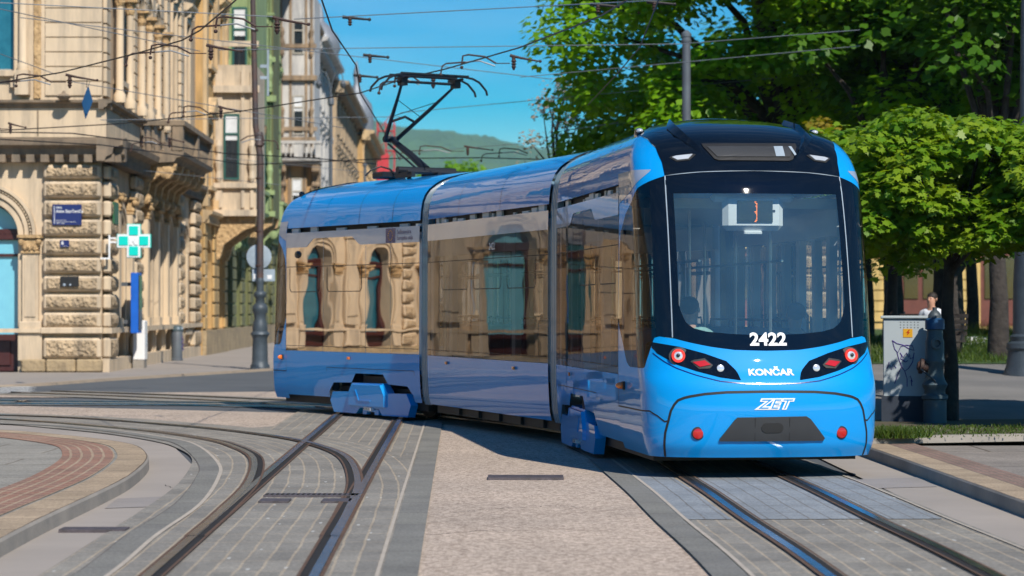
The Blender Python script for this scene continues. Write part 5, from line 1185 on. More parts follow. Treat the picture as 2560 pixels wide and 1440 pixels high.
t3, H3, L3 = sbuild('green_town_house', 90.5, 118.0, .15, 'green stucco house with pale green ornament columns and balconies, third along the street', 3, 4.0, Pgreen, 5.0, 4.2, bal=2)
oriel(t3, .1, 5.0, 1.25, 8.8, 18.0, Pgreen['trim'], Pgreen['trim'], M['gframe'], M['darkglass'], 10.2, 12.9, .5)
oriel(t3, 9.5, 13.0, 1.15, 5.4, 18.0, Pgreen['wall'], Pgreen['trim'], M['gframe'], M['darkglass'], 6.6, 9.4, .5)

t4, H4, L4 = sbuild('ornate_town_house', 118.0, 146.0, -.15, 'weathered orange and brown house with stone balconies stepping out past the green house', 3, 4.2, Porn, 5.0, 4.3, bal=2)
oriel(t4, 4.5, 9.5, 1.85, 5.2, 9.1, Porn['wall'], Porn['trim'], M['wframe'], M['darkglass'], 6.0, 8.2, .5)
oriel(t4, 4.5, 9.5, 1.8, 9.14, 17.6, Pwhite['wall'], Porn['trim'], M['wframe'], M['darkglass'], 10.4, 12.4, .55)
Me = Matrix.Translation((4.5, 0, 0)) @ Matrix.Rotation(R(-90), 4, 'Z')
balcony(t4, Me, -.1, 2.2, 9.1, .9, Pwhite['trim'], Porn['trim'])
t5, H5, L5 = sbuild('white_town_house', 146, 166, .1, 'greyish white house with a silver dome, beyond the ornate orange house', 3, 4.0, Pwhite, 5.0, 4.2, 'zincroof')
q = MB(); q.lathe((14, .3, H5 + .3), [(1.2, 0), (1.2, .6), (1.35, .9), (1.2, 1.7), (.7, 2.3), (.25, 2.7), (.2, 3.2), (.04, 3.9)], 18); q.build('dome', M['zincroof'], t5, smooth=40)
t6, H6, L6 = sbuild('sand_town_house', 166, 200, .45, 'long sandy house front with a dark eave, past the dome on the street', 3, 4.5, Pfar, 4.8, 4.0)
t7, H7, L7 = sbuild('yellow_town_house', 200, 228, 1.0, 'small yellowish house front far down the street beside the red netting', 3, 5.0, Pyel, 4.8, 3.7)
q = MB(); q.lathe((1.5, .6, H7 + .3), [(1.4, 0), (1.5, 1.2), (1.3, 2.4), (.5, 3.4), (.2, 4.2), (.3, 4.8), (.05, 6)], 14); q.build('turret', M['zincroof'], t7, smooth=40)
t8, H8, L8 = sbuild('distant_house', 262, 300, 3.4, 'pale distant house closing the view behind the red scaffold', 3, 6.0, Pwhite, 4.6, 3.4)
t9, H9, L9 = sbuild('distant_house', 300, 380, 5.6, 'pinkish farthest house seen low through the pantograph arms', 2, 8.0, Pwhite, 4.0, 3.2)
tw = empty('added_mirror_house', (-55, 14, Z0), R(90), 'unseen tan house front added out of frame left, for the tram side to mirror', 'building'); simple_facade(tw, Matrix.Identity(4), 44, 3, 4.4, Pyel, 5.0, 4.2)  # unseen front, added only so the tram flank has something to reflect
# red scaffold
x, y = street_pt(232); sc_ = empty('scaffold_tower', (x + 1.9, y, Z0), 0, 'tall red netted scaffold tower far down the street', 'scaffold')
q = MB()
for xx in (-.8, 0, .8):
    for yy in (0, 1.2): q.tube([(xx, yy, 0), (xx, yy, 19.5)], .06, 5)
for z in np.arange(1.5, 19, 1.9):
    q.box(-.85, .85, -.05, 1.25, z, z + .08); q.tube([(-.8, 0, z), (.8, 0, z + 1.9)], .04, 4)
q.build('scaffold_frame', M['crimson'], sc_)
q = MB(); q.box(-.8, .3, -.12, -.09, 0, 16.5); q.build('netting', M['crimson'], sc_)

# ---- signs and things fixed to or standing at the corner building ----
def sx_(px): return (px - 1280) / FPX * 60.72
def sz_(py): return (770 - py) / FPX * 60.72 + EYE
flat = lambda x0, y, z0: (lambda a, b: (x0 + a, y, z0 + b))
yF = CY - .28
def plate(name, px0, px1, py0, py1, m, label, y=yF):
    x0, x1, z0, z1 = sx_(px0), sx_(px1), sz_(py1), sz_(py0); t = empty(name, ((x0 + x1) / 2, y, z0), 0, label, 'sign'); w = (x1 - x0) / 2; h = z1 - z0
    q = MB(); q.box(-w, w, -.02, .02, 0, h, .005); q.build('plate', m, t); return t, w, h
sg, w, h = plate('street_name_sign', 131, 204, 511, 563, M['signblue'], 'larger navy street name plate reading Trg Ante Starčevića on the corner pier')
def tl(par, s, size, x, z, sx=1.0, bold=.0): text('lettering', s, size, lambda a, b: (x + a, -.025, z + b), M['white'], par, None, sx=sx, align='LEFT', bold=bold)
tl(sg, 'TRG', .065, -w + .09, h - .085, 1.2, .001); tl(sg, 'Ante Starčevića', .112, -w + .09, h - .175, .93, .0015); tl(sg, 'Ante Starčević', .036, -w + .09, .125, 1.2); tl(sg, 'hrvatski političar i književnik', .036, -w + .09, .085, 1.2); tl(sg, '1823. - 1896.', .036, -w + .09, .045, 1.2)
q = MB(); q.box(-w + .045, -w + .058, -.024, -.021, .04, h - .04); q.build('white_rule', M['white'], sg)
sg, w, h = plate('house_number_sign', 150, 173, 600, 618, M['signblue'], 'small navy house number plate reading 6 below the street name plate')
tl(sg, '6', .13, -w + .03, h - .075, 1.1, .003); tl(sg, 'Trg Ante Starčevića', .02, -w + .03, .025, 1)
sg, w, h = plate('wall_plaque', 151, 197, 691, 717, M['black'], 'black rectangular plaque on the rusticated pier below the house number')
for k, r_ in ((.1, .035), (.25, .028)):
    q = MB(); q.ball((-w + k, -.02, .05), (r_, .01, r_), 10); q.build('light_spot', M['signback'], sg)
t = empty('green_wall_sign', (CX + .18, CY + .62, Z0 + 3.75), R(91.23), 'narrow dark green sign on the street side of the corner pier', 'sign'); q = MB(); q.box(-.38, .38, -.09, -.04, 0, .56, .005); q.build('plate', M['signgreen'], t)
# pharmacy cross on a white bracket
pc = empty('pharmacy_cross', (sx_(334), CY - .2, sz_(643)), 0, 'green and white pharmacy cross with a letter N jutting from the wall', 'pharmacy sign')
a = .41; b = .165
q = MB(); q.prism([(-b, -a), (b, -a), (b, -b), (a, -b), (a, b), (b, b), (b, a), (-b, a), (-b, b), (-a, b), (-a, -b), (-b, -b)], -.09, .09); 
for v in q.v: v.z += .41
q.build('cross_body', M['white'], pc)
q = MB(); q.prism([(x * 1.035, z * 1.035) for x, z in [(-b, -a), (b, -a), (b, -b), (a, -b), (a, b), (b, b), (b, a), (-b, a), (-b, b), (-a, b), (-a, -b), (-b, -b)]], -.07, .07)
for v in q.v: v.z += .41
q.build('teal_rim', M['teal'], pc)
for dx, dz in ((0, 1), (0, -1), (1, 0), (-1, 0)):
    q = MB(); cx, cz = dx * .255, .41 + dz * .255; hx = .115; q.box(cx - hx, cx + hx, -.11, -.095, cz - hx, cz + hx, .006); q.build('teal_square', M['teal'], pc)
q = MB(); q.prism([(-.10, .51), (-.03, .51), (.04, .40), (.04, .51), (.11, .51), (.11, .31), (.04, .31), (-.03, .42), (-.03, .31), (-.10, .31)], -.118, -.113); q.build('letter_n', M['white'], pc)
q = MB(); q.box(-.60, -.40, -.03, .01, .36, .40); q.box(-.60, -.40, -.03, .01, .46, .50); q.box(-.64, -.60, -.03, .01, -.05, .56); q.box(-.84, -.64, -.03, .03, -.05, -.01); q.build('wall_bracket', M['white'], pc)
# the tall blue panel, white box and bin along the street wall
P1 = G(313, 905); t = empty('advert_panel', (-10.22, 64.2, Z0), R(91.23), 'tall bright blue panel with a dark edge standing against the street wall', 'sign panel')
q = MB(); q.box(-.35, .35, -.34, -.14, .95, 2.55, .01); q.build('panel', M['bannerblue'], t); q = MB(); q.box(-.30, .30, -.36, -.342, 1.05, 2.48); q.build('dark_screen', M['darkglass'], t)
q = MB(); q.box(-.06, .06, -.2, .3, 1.2, 1.3); q.box(-.06, .06, -.2, .3, 2.2, 2.3); q.build('wall_arm', M['galv'], t)
t = empty('white_utility_box', (-10.1, 65.3, Z0), R(91.23), 'white narrow utility cabinet on a grey foot below the blue panel', 'utility box')
q = MB(); q.box(-.3, .3, -.22, .1, .22, 1.28, .02); q.build('cabinet_body', M['white'], t); q = MB(); q.box(-.3, .3, -.2, .1, 0, .22); q.build('concrete_foot', M['kerbgrey'], t); q = MB(); q.box(-.05, .05, -.235, -.221, .6, .9); q.build('door_latch', M['signback'], t)
t = empty('litter_bin', (-10.28, 74.2, Z0), R(40), 'dark blue round-topped litter bin with a purple scrawl beside the palace', 'litter bin')
q = MB(); q.lathe((0, 0, 0), [(.19, 0), (.19, .06), (.17, .08), (.18, .9), (.17, .92)], 16); q.build('bin_body', M['galv'], t, smooth=40)
q = MB(); q.lathe((0, 0, .92), [(.2, 0), (.2, .04), (.18, .12), (.1, .16)], 16); q.build('lid', M['hydrant'], t, smooth=40)
q = MB(); q.ball((-.06, -.18, .99), (.045, .02, .04), 8); q.ball((.07, -.17, .99), (.045, .02, .04), 8); q.build('ashtray_disc', M['signback'], t)
q = MB(); q.tube([(.1 + .04 * math.sin(i * 2.1), -.165, .3 + i * .05) for i in range(10)], .012, 4); q.build('graffiti_scrawl', M['purple'], t)
# ---------------- poles, wires ----------------
lp_ = G(650, 925); lp_x, lp_y = lp_.x, lp_.y
t = empty('cast_iron_pole', (lp_x, lp_y, Z0), 0, 'tall old iron pole with an ornate ringed base at the left kerb', 'pole')
pr = [(1300, 65), (1272, 62), (1262, 54), (1240, 52), (1150, 50), (1100, 47), (1080, 55), (1072, 62), (1060, 60), (1050, 48), (1030, 50), (1000, 46), (975, 37), (955, 38), (935, 42), (915, 50), (895, 50), (878, 42), (868, 30), (835, 29), (825, 38), (808, 42), (795, 36), (788, 25), (740, 24), (725, 27), (712, 24), (700, 22)]
q = MB(); q.lathe((0, 0, 0), [(r / 248, (1300 - y) / 248) for y, r in pr], 20); q.build('ornate_base', M['iron'], t, smooth=45)
q = MB(); q.tube([(0, 0, 2.4), (0, 0, 5.6), (-.12, 0, 6.4), (-.22, 0, 10.8)], [.092, .085, .08, .07], 12)
q.lathe((-.03, 0, 5.85), [(.09, 0), (.13, .05), (.11, .1), (.11, .35), (.09, .4)], 12); q.build('shaft', M['polebrown'], t, smooth=45)
for z in (2.7, 3.6, 5.0, 8.4, 8.9): q = MB(); q.lathe((-.02 if z < 6 else -.15, 0, z), [(.085, 0), (.10, .01), (.10, .05), (.085, .06)], 10); q.build('pole_band', M['rust'], t)
sgn = empty('round_traffic_sign', (lp_x - .04, lp_y + .06, 4.05), 0, 'grey back of a round traffic sign clamped to the ornate pole', 'traffic sign')
q = MB(Matrix.Rotation(R(90), 4, 'X')); q.lathe((0, .58, -.07), [(.325, 0), (.33, .01), (.33, .03), (.315, .035)], 28)
for v in q.v: v.z -= .0
q.build('sign_disc', M['signback'], sgn, smooth=30); sgn.location.z = 2.40
sg2 = empty('rectangular_sign', (lp_x + .08, lp_y + .07, 2.33), 0, 'small grey rectangular plate under the round sign, seen from behind', 'traffic sign')
q = MB(); q.box(-.30, .30, .04, .07, 0, .32, .008); q.build('sign_plate', M['signback'], sg2); q = MB(); q.box(-.26, -.13, .03, .039, .06, .2); q.box(.1, .22, .03, .039, .06, .17); q.build('sticker', M['white'], sg2)
an = empty('panel_antenna', (lp_x + .10, lp_y, 8.0 - .8), 0, 'thin upright panel antenna fixed to the iron pole above the signs', 'antenna')
q = MB(); q.box(.08, .13, -.05, .05, 0, 1.25, .01); q.build('antenna_blade', M['signback'], an)
for z in (.45, .75): q = MB(); q.box(-.10, .1, -.04, .04, z, z + .08); q.build('clamp', M['signback'], an)
# second pole with curled lamp arms further down the street
p = AT(827, 495, 104); t = empty('street_lamp', (p.x, 104, .13), 0, 'slim grey lamp column with a curled double arm, between the houses and the tram', 'street lamp')
q = MB(); q.tube([(0, 0, 0), (0, 0, 10.7)], [.09, .07], 8); q.lathe((0, 0, 10.2), [(.08, 0), (.14, .06), (.14, .3), (.08, .4)], 10); q.build('column', M['galv'], t, smooth=40)
for s in (-1, 1):
    q = MB(); q.tube([(0, 0, 10.6), (s * .05, 0, 11.2), (s * .2, 0, 11.6), (s * .38, 0, 11.7), (s * .5, 0, 11.5), (s * .52, 0, 11.3)], .025, 6); ar = q.build('lamp_arm', M['galv'], t, smooth=40)
    q = MB(); q.lathe((s * .52, 0, 10.95), [(.03, .38), (.09, .3), (.14, .2), (.1, .05), (.04, 0)][::-1], 12); q.build('lamp_shade', M['galv'], ar, smooth=40)
for px, Y, lab in ((912, 150, 'thin pole far down the street in front of the houses'), (955, 190, 'farthest thin pole, beside the red scaffold')):
    p = AT(px, 460, Y); t = empty('street_pole', (p.x, Y, .13), 0, lab, 'pole', 'far street poles'); q = MB(); q.tube([(0, 0, 0), (0, 0, 10.3)], [.11, .08], 8); q.build('shaft', M['galv'], t, smooth=40); q = MB(); q.lathe((0, 0, 10.3), [(.14, 0), (.16, .1), (.05, .25)], 8); q.build('finial', M['galv'], t)
# grey pole behind the tram on the right
p = AT(1716, 300, 47); t = empty('steel_pole', (p.x, 47, .1), 0, 'plain dark grey steel pole with a ribbed cap, rising behind the tram roof', 'pole')
zt = AT(1716, 78, 47).z - .1
q = MB(); q.tube([(0, 0, 0), (0, 0, zt - .25)], [.10, .082], 14); q.build('shaft', M['galv'], t, smooth=40)
q = MB(); q.lathe((0, 0, zt - .25), [(.085, 0), (.10, .02), (.10, .08), (.088, .09), (.088, .13), (.10, .14), (.10, .2), (.07, .23), (.03, .27)], 14); q.build('pole_cap', M['galv'], t, smooth=40)

HC, HS = 5.17, 6.3
def at_h(px, py, h):
    s = (770 - py) / (h - EYE); Y = FPX / s; return Vector(((px - 1280) / s, Y, h))
def wire(name, pts, r, m, label, cat='overhead wire', group=None, sag=0.0):
    P = []
    for i in range(len(pts) - 1):
        a, b = Vector(pts[i]), Vector(pts[i + 1]); n = max(2, int((b - a).length / 2.5)) if sag else 2
        for k in range(n): u = k / n; v = a.lerp(b, u); v.z -= sag * 4 * u * (1 - u); P.append(v)
    P.append(Vector(pts[-1])); q = MB(); q.tube(P, r, 5); return tag(q.build(name, m), label, cat, group)
# contact wires follow the tracks at constant height
wire('contact_wire', [at_h(*p, HC) for p in ((1600, -20), (1500, 40), (1300, 118), (1110, 173), (1010, 196), (900, 232), (800, 247), (600, 278), (300, 309), (0, 326))], .011, M['wire'], 'dark contact wire that the pantograph presses against', group='contact wires')
wire('contact_wire', [at_h(*p, HC) for p in ((600, -12), (585, 3), (500, 75), (455, 100), (340, 133), (150, 181), (0, 206), (-200, 222))], .011, M['wire'], 'dark contact wire curving across the tan facade at upper left', group='contact wires')
wire('contact_wire', [at_h(*p, HC) for p in ((800, -12), (830, 75), (890, 163), (900, 232), (960, 330), (1000, 400))], .011, M['wire'], 'dark contact wire coming down from the top edge to the pantograph', group='contact wires')
wire('contact_wire', [at_h(*p, HC) for p in ((1650, -10), (1600, 118), (1540, 188), (1470, 262))], .009, M['wire'], 'dark wire running down in front of the leafy trees', group='contact wires')
wire('contact_wire', [at_h(*p, HC) for p in ((0, 348), (250, 362), (480, 392), (620, 412), (980, 396), (1200, 394), (1400, 400))], .013, M['wire'], 'low dark contact wire crossing behind the iron pole and pantograph', group='contact wires')
wire('contact_wire', [at_h(*p, HC) for p in ((0, 330), (180, 333), (330, 352), (560, 383), (780, 395), (940, 410))], .013, M['wire'], 'lower twisted wire in front of the corner balcony', group='contact wires')
spans = [((-40, 5), (690, 42), 37, 38.5, 'topmost pale span wire across the corner palace'), ((735, 48), (1690, -2), 38.5, 36, 'pale span wire across the sky at the top of the picture'),
 ((-40, 14), (500, 128), 39, 43, 'pale span wire sloping down to the left insulator'), ((545, 125), (1700, 110), 43, 42, 'pale span wire crossing the middle of the sky'), ((1700, 110), (2150, 75), 42, 41, 'pale span wire in front of the trees, highest of the right ones'),
 ((50, 44), (1380, 198), 41, 47, 'long pale span wire sloping across the houses to the pantograph'), ((1300, 193), (2150, 115), 47, 45, 'pale span wire in front of the trees, second from the top'),
 ((-40, 120), (140, 186), 44, 46, 'short pale span wire at the left edge'), ((172, 203), (860, 320), 46, 52, 'pale span wire carrying the blue rhomboid plate'), ((1000, 282), (2180, 172), 54, 50, 'pale span wire through the middle of the trees'),
 ((250, 300), (1000, 292), 52, 56, 'thin pale wire low across the cream houses'), ((1400, 328), (2060, 232), 56, 52, 'pale span wire in the trees above the tram roof'), ((1800, 325), (2120, 255), 58, 55, 'lowest pale wire just above the black roof cap'),
 ((1000, 385), (1400, 350), 75, 70, 'faint wire in front of the hill'), ((-40, 385), (700, 462), 62, 70, 'faint wire across the banded pier'), ((560, 395), (1000, 440), 80, 90, 'faint wire above the tram roof by the houses')]
for (a, b, ya, yb, lb) in spans: wire('span_wire', [AT(*a, ya), AT(*b, yb)], .008, M['spanwire'], lb, group='span wires', sag=.0)
def arm(px, py, h, flip, label, sc=1.0, insul=True):
    """pull-off: two curved rods from the contact wire to an insulator with its lever"""
    p = at_h(px, py, h); t = empty('pull_off_arm', p, 0, label, 'pull-off arm', 'overhead pull-off arms'); s = flip * sc * .92
    q = MB(); q.tube([(-1.0 * s, 0, -.16), (-.97 * s, 0, -.04), (-.9 * s, .02, 0), (-.55 * s, .02, .02)], .013, 6); q.tube([(-.62 * s, 0, -.02), (-.60 * s, 0, .11), (-.5 * s, .0, .13), (-.2 * s, 0, .10), (0, 0, .0)], .015, 6); q.ball((-1.0 * s, 0, -.17), .028, 6); q.ball((-.62 * s, 0, -.06), .028, 6)
    q.build('curved_rod', M['rust'], t, smooth=50)
    q = MB(); q.tube([(-.55 * s, .02, .02), (-.3 * s, .02, .04), (-.02 * s, 0, -.04)], .012, 6); q.build('pale_rod', M['spanwire'], t, smooth=50)
    if insul:
        q = MB(); q.tube([(0, 0, 0), (.25 * s, 0, 0)], .008, 5); q.lathe((.32 * s, 0, -.05), [(.015, -.05), (.02, -.03), (.038, 0), (.022, .02), (.042, .04), (.022, .06), (.042, .08), (.026, .11), (.032, .14), (.015, .15)], 10)
        q.tube([(.25 * s, 0, .12), (.45 * s, 0, .08), (.78 * s, 0, .03)], [.026, .02, .012], 6); q.ball((.80 * s, 0, .03), .024, 6); q.build('insulator', M['rust'], t, smooth=50)
for px, py, h, f, lb, sc, ins in ((475, 133, HC + .1, 1, 'curved pull-off arm with insulator in front of the upper corner windows', 1, True), (640, 66, HC + .1, 1, 'curved pull-off arm with insulator before the green house', .92, True), (128, 205, HC + .1, 1, 'curved pull-off arm with insulator before the ashlar wall', 1, True),
   (1240, 158, HC + .12, 1, 'curved pull-off arm in the sky right of the pantograph head', .9, True), (1050, 205, HC, 1, 'curved pull-off arm hanging under the pantograph head', .7, True), (520, 282, HC + .05, 1, 'curved pull-off arm above the green framed window', .8, True),
   (1128, 378, HC + .1, 1, 'pale pull-off arm seen against the hill', 1.3, True), (1320, 384, HC + .1, 1, 'dark pull-off arm against the hill beside the trees', 1.2, False), (0, 322, HC + .1, 1, 'pull-off arm at the left edge above the cornice', .7, True), (400, 358, HC + .1, 1, 'pull-off arm in front of the corner balcony', .7, True), (600, 352, HC + .1, -1, 'small pull-off arm below the green framed window', .9, False)):
    arm(px, py, h, f, lb, sc, ins)
def insul(px, py, Y, label, up=True):
    t = empty('wire_insulator', AT(px, py, Y), 0, label, 'insulator', 'span wire insulators')
    q = MB(); q.lathe((0, 0, -.08), [(.015, 0), (.036, .02), (.022, .04), (.04, .06), (.022, .08), (.036, .10), (.02, .13), (.015, .16)], 10); q.build('porcelain_body', M['rust'], t, smooth=50)
    q = MB(); q.tube([(-.12, 0, .06), (.3, 0, .02)], [.03, .018], 6); q.ball((.31, 0, .02), .03, 6); q.build('lever', M['wire'], t, smooth=50)
for px, py, Y, lb in ((1495, 20, 37, 'brown insulator at the top edge in front of the bright tree'), (1636, 14, 37, 'small brown ringed insulator hanging at the top edge among leaves'), (925, 146, 42, 'lever insulator on the middle span wire in the clear sky'), (900, 196, 44, 'small insulator stack joining wires left of the pantograph'), (875, 52, 38.5, 'grey turnbuckle insulator near the top of the sky')): insul(px, py, Y, lb)
p = AT(216, 215, 47); t = empty('blue_plate', p, R(55), 'blue rhomboid plate hanging from a span wire before the corner palace', 'hanging sign')
q = MB(); q.prism([(.05, 0), (.17, -.28), (-.02, -.64), (-.12, -.34)], -.008, .008); q.build('rhombus', M['tealglass' if 0 else 'hydranthi2'] if 'hydranthi2' in M else mat('dull_blue_enamel', (.02, .09, .22), .45), t); q = MB(); q.tube([(0, 0, -.03), (.02, 0, .12)], .008, 5); q.tube([(.03, 0, -.03), (.10, 0, .10)], .006, 5); q.build('hook', M['wire'], t)
t = empty('wall_lamp_ornament', (sx_(162), CY - .45, sz_(250)), 0, 'weathered leaf shaped rosette on the corner ledge anchoring a wire', 'wall anchor')
q = MB(); q.lathe((0, 0, 0), [(.03, -.03), (.12, 0), (.20, .08), (.12, .13), (.05, .16), (.03, .22)], 9); q.build('rosette', M['weath'], t, smooth=20); q = MB(); q.tube([(0, 0, .03), (0, .5, .0)], .02, 5); q.build('fixing_rod', M['weath'], t)
# ---------------- trees ----------------
MAPLE = [(0, 0), (.16, .10), (.42, -.02), (.36, .20), (.52, .36), (.30, .44), (.24, .62), (.10, .60), (0, .95), (-.10, .60), (-.24, .62), (-.30, .44), (-.52, .36), (-.36, .20), (-.42, -.02), (-.16, .10)]
SIMPLE = [(0, 0), (.30, .25), (.34, .55), (.12, .72), (0, 1.0), (-.12, .72), (-.34, .55), (-.30, .25)]
def leaves(name, m, parent, pos, nrm, size, shape, var, off=(0, 0, 0)):
    n = len(pos); T = np.array([(x, y, 0) for x, y in shape]); T[:, 1] -= .45; k = len(T)
    nrm = nrm / np.linalg.norm(nrm, axis=1, keepdims=True)
    a = rng.normal(size=(n, 3)); a[:, 2] -= .9; u = a - nrm * np.sum(a * nrm, 1, keepdims=True); u /= np.linalg.norm(u, axis=1, keepdims=True); v = np.cross(nrm, u)
    bend = -.18 * (np.abs(T[:, 0]) ** 1.5) * 2
    V = pos[:, None, :] + size[:, None, None] * (T[None, :, 0, None] * v[:, None, :] + T[None, :, 1, None] * u[:, None, :] + bend[None, :, None] * nrm[:, None, :])
    V = V.reshape(-1, 3) - np.array(off)
    me = bpy.data.meshes.new(name); me.vertices.add(n * k); me.vertices.foreach_set('co', V.astype(np.float32).ravel())
    me.loops.add(n * k); me.polygons.add(n); me.loops.foreach_set('vertex_index', np.arange(n * k, dtype=np.int32))
    me.polygons.foreach_set('loop_start', np.arange(0, n * k, k, dtype=np.int32)); me.update(calc_edges=True); me.validate()
    at = me.attributes.new('leafvar', 'FLOAT', 'POINT'); at.data.foreach_set('value', np.repeat(np.clip(var, 0, 1), k).astype(np.float32))
    me.materials.append(m); o = bpy.data.objects.new(name, me); col.objects.link(o); o.parent = parent; return o
def limbs(root_r, h, branches, rs):
    q = MB(); q.tube([(0, 0, 0), (.02, 0, h * .3), (-.03, .03, h * .65), (0, 0, h)], [root_r * 1.25, root_r, root_r * .85, root_r * .7], 10)
    for bx, by, bz in branches:
        s = Vector((0, 0, h * rs.uniform(.88, 1.0))); e = Vector((bx, by, bz)); m_ = s.lerp(e, .5) + Vector((rs.uniform(-.2, .2), rs.uniform(-.2, .2), .15 * (e - s).length)); q.tube([s, m_, e], [root_r * .5, root_r * .3, root_r * .08], 6)
    return q
def tree(name, x, y, z, th, tr, cc, cr, ncl, nl, ls, m, shape, label, cat='tree', group=None, cl=(.6, 1.2), flat=0.0, seed=1, shell=.55, gaps=.0, zmin=None, boxy=1.0):
    rs = random.Random(seed); g = np.random.default_rng(seed)
    t = empty(name, (x, y, z), 0, label, cat, group)
    d = g.normal(size=(ncl, 3)); d /= np.linalg.norm(d, axis=1, keepdims=True); rad = shell + (1 - shell) * g.random(ncl) ** .5
    lump = 1 + .16 * np.sin(d[:, 0] * 5 + seed) * np.cos(d[:, 2] * 6 + seed * 2) + .10 * g.normal(size=ncl)
    d = np.sign(d) * np.abs(d) ** boxy
    C = d * (rad * lump)[:, None] * np.array(cr) + np.array(cc)
    if zmin is not None: C = C[C[:, 2] > zmin]
    n = len(C); csz = g.uniform(cl[0], cl[1], n); per = nl // n
    idx = np.repeat(np.arange(n), per); dd = g.normal(size=(len(idx), 3)); dd /= np.linalg.norm(dd, axis=1, keepdims=True)
    rr = g.random(len(idx)) ** .45; pos = C[idx] + dd * (rr * csz[idx])[:, None] * np.array([1, 1, .62])
    pos[:, 2] -= .12 * csz[idx] * (dd[:, 0] ** 2 + dd[:, 1] ** 2)
    nr = dd * np.array([.55, .55, .35]) + np.array([0, -.12, .85]) + g.normal(size=dd.shape) * .33
    cvar = g.random(n); var = .5 * cvar[idx] + .5 * g.random(len(idx))
    leaves('crown', m, t, pos, nr, ls * g.uniform(.7, 1.25, len(idx)), shape, var)
    br = [tuple(C[i]) for i in g.choice(n, min(n, 16), replace=False)]
    limbs(tr, th, br, rs).build('trunk', M['bark'], t, smooth=50)
    return t
# clipped maples by the pavement
tree('clipped_maple', 5.74, 31.7, .16, 2.2, .095, (-.05, 0, 3.05), (1.4, 1.3, .80), 290, 21000, .130, M['leafa'], MAPLE, 'low clipped maple with a dense crown on a thin trunk beside the grey cabinet', cl=(.2, .42), seed=3, shell=.72, boxy=.72)
tree('clipped_maple', 5.75, 36.4, .25, 2.2, .10, (0, 0, 3.05), (1.65, 1.5, .9), 170, 9000, .14, M['leafa'], MAPLE, 'second clipped maple directly behind the nearer one, closer to the tram', cl=(.22, .45), seed=4, shell=.7)
tree('clipped_maple', 7.9, 31.4, .16, 2.2, .11, (-.3, 0, 3.0), (1.4, 1.3, .80), 220, 13000, .130, M['leafa'], MAPLE, 'clipped maple cut by the right edge of the picture', cl=(.22, .42), seed=5, shell=.72, boxy=.72)
tree('clipped_maple', 7.75, 28.6, .16, 2.2, .11, (0, 0, 2.98), (1.5, 1.5, .85), 130, 7000, .135, M['leafa'], MAPLE, 'clipped maple added beyond the right edge to shade the cabinet and hydrant', cl=(.25, .45), seed=6, shell=.6)  # added out of view to cast shade on the verge
# big park trees
tree('maple_tree', 5.9, 53, .7, 5.0, .28, (-.5, -1, 8.0), (4.0, 3.6, 4.3), 150, 42000, .21, M['leafb'], SIMPLE, 'large bright green maple behind the tram, spreading left into the sky', cl=(.7, 1.25), seed=11, shell=.5)
tree('maple_tree', 3.4, 57, .7, 3.5, .2, (.2, 0, 5.2), (2.1, 2.0, 2.2), 60, 11000, .22, M['leafb'], SIMPLE, 'smaller bright bush-like tree low behind the tram roof', cl=(.6, 1.0), seed=12, shell=.4)
tree('maple_tree', 9.0, 50, .7, 5.0, .3, (-.2, 0, 8.3), (3.8, 3.4, 4.8), 140, 34000, .21, M['leafb'], SIMPLE, 'tall green tree behind the grey pole and the tram cab', cl=(.7, 1.2), seed=13, shell=.45)
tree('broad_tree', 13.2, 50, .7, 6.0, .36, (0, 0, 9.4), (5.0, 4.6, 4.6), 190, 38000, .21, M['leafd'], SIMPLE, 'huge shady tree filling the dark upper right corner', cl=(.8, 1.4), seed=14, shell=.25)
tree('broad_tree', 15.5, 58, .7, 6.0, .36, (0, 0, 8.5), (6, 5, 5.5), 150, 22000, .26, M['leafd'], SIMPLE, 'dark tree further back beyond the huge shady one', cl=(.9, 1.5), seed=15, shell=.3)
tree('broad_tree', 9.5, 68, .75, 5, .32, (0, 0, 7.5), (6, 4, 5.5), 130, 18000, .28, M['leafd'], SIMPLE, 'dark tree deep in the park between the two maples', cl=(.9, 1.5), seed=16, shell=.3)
tree('young_tree', 8.6, 47, .7, 1.6, .12, (.3, 0, 3.6), (1.7, 1.6, 1.5), 60, 7000, .17, M['leafb'], SIMPLE, 'small leafy tree in the park seen under the clipped maple', cl=(.4, .7), seed=17, shell=.4)
tree('yellow_tree', 5.5, 43, .6, 3.8, .05, (.0, 0, 4.1), (.28, .28, .36), 8, 200, .12, M['leafy'], MAPLE, 'small reddish yellow sprig of a tree above the clipped maple by the tram', cl=(.2, .35), seed=18, shell=.3)
tree('bare_tree', 1.15, 60, .7, 3.4, .09, (0, 0, 5.2), (.95, .9, 1.6), 26, 1100, .11, M['blossom'], SIMPLE, 'thin budding tree with pale twigs at the left end of the park', cl=(.35, .6), seed=19, shell=.3)
tree('street_tree', -3.2, 150, .1, 5.5, .2, (0, 0, 8.6), (2.6, 2.6, 2.2), 40, 5000, .35, M['leafb'], SIMPLE, 'yellow green tree far off just above the tram roof by the pantograph', cl=(.6, 1.1), seed=20, shell=.4)
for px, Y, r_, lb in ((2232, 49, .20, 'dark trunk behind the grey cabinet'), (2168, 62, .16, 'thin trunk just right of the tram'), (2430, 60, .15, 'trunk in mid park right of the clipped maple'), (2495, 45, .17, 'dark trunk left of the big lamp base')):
    x = (px - 1280) / FPX * Y
    tree('park_tree', x, Y, .68, 3.6, r_, (0, 0, 6.4), (2.2, 2.2, 1.6), 36, 5000, .24, M['leafd'], SIMPLE, lb, cat='tree', group='park trees', cl=(.6, 1.0), seed=int(px), shell=.3)
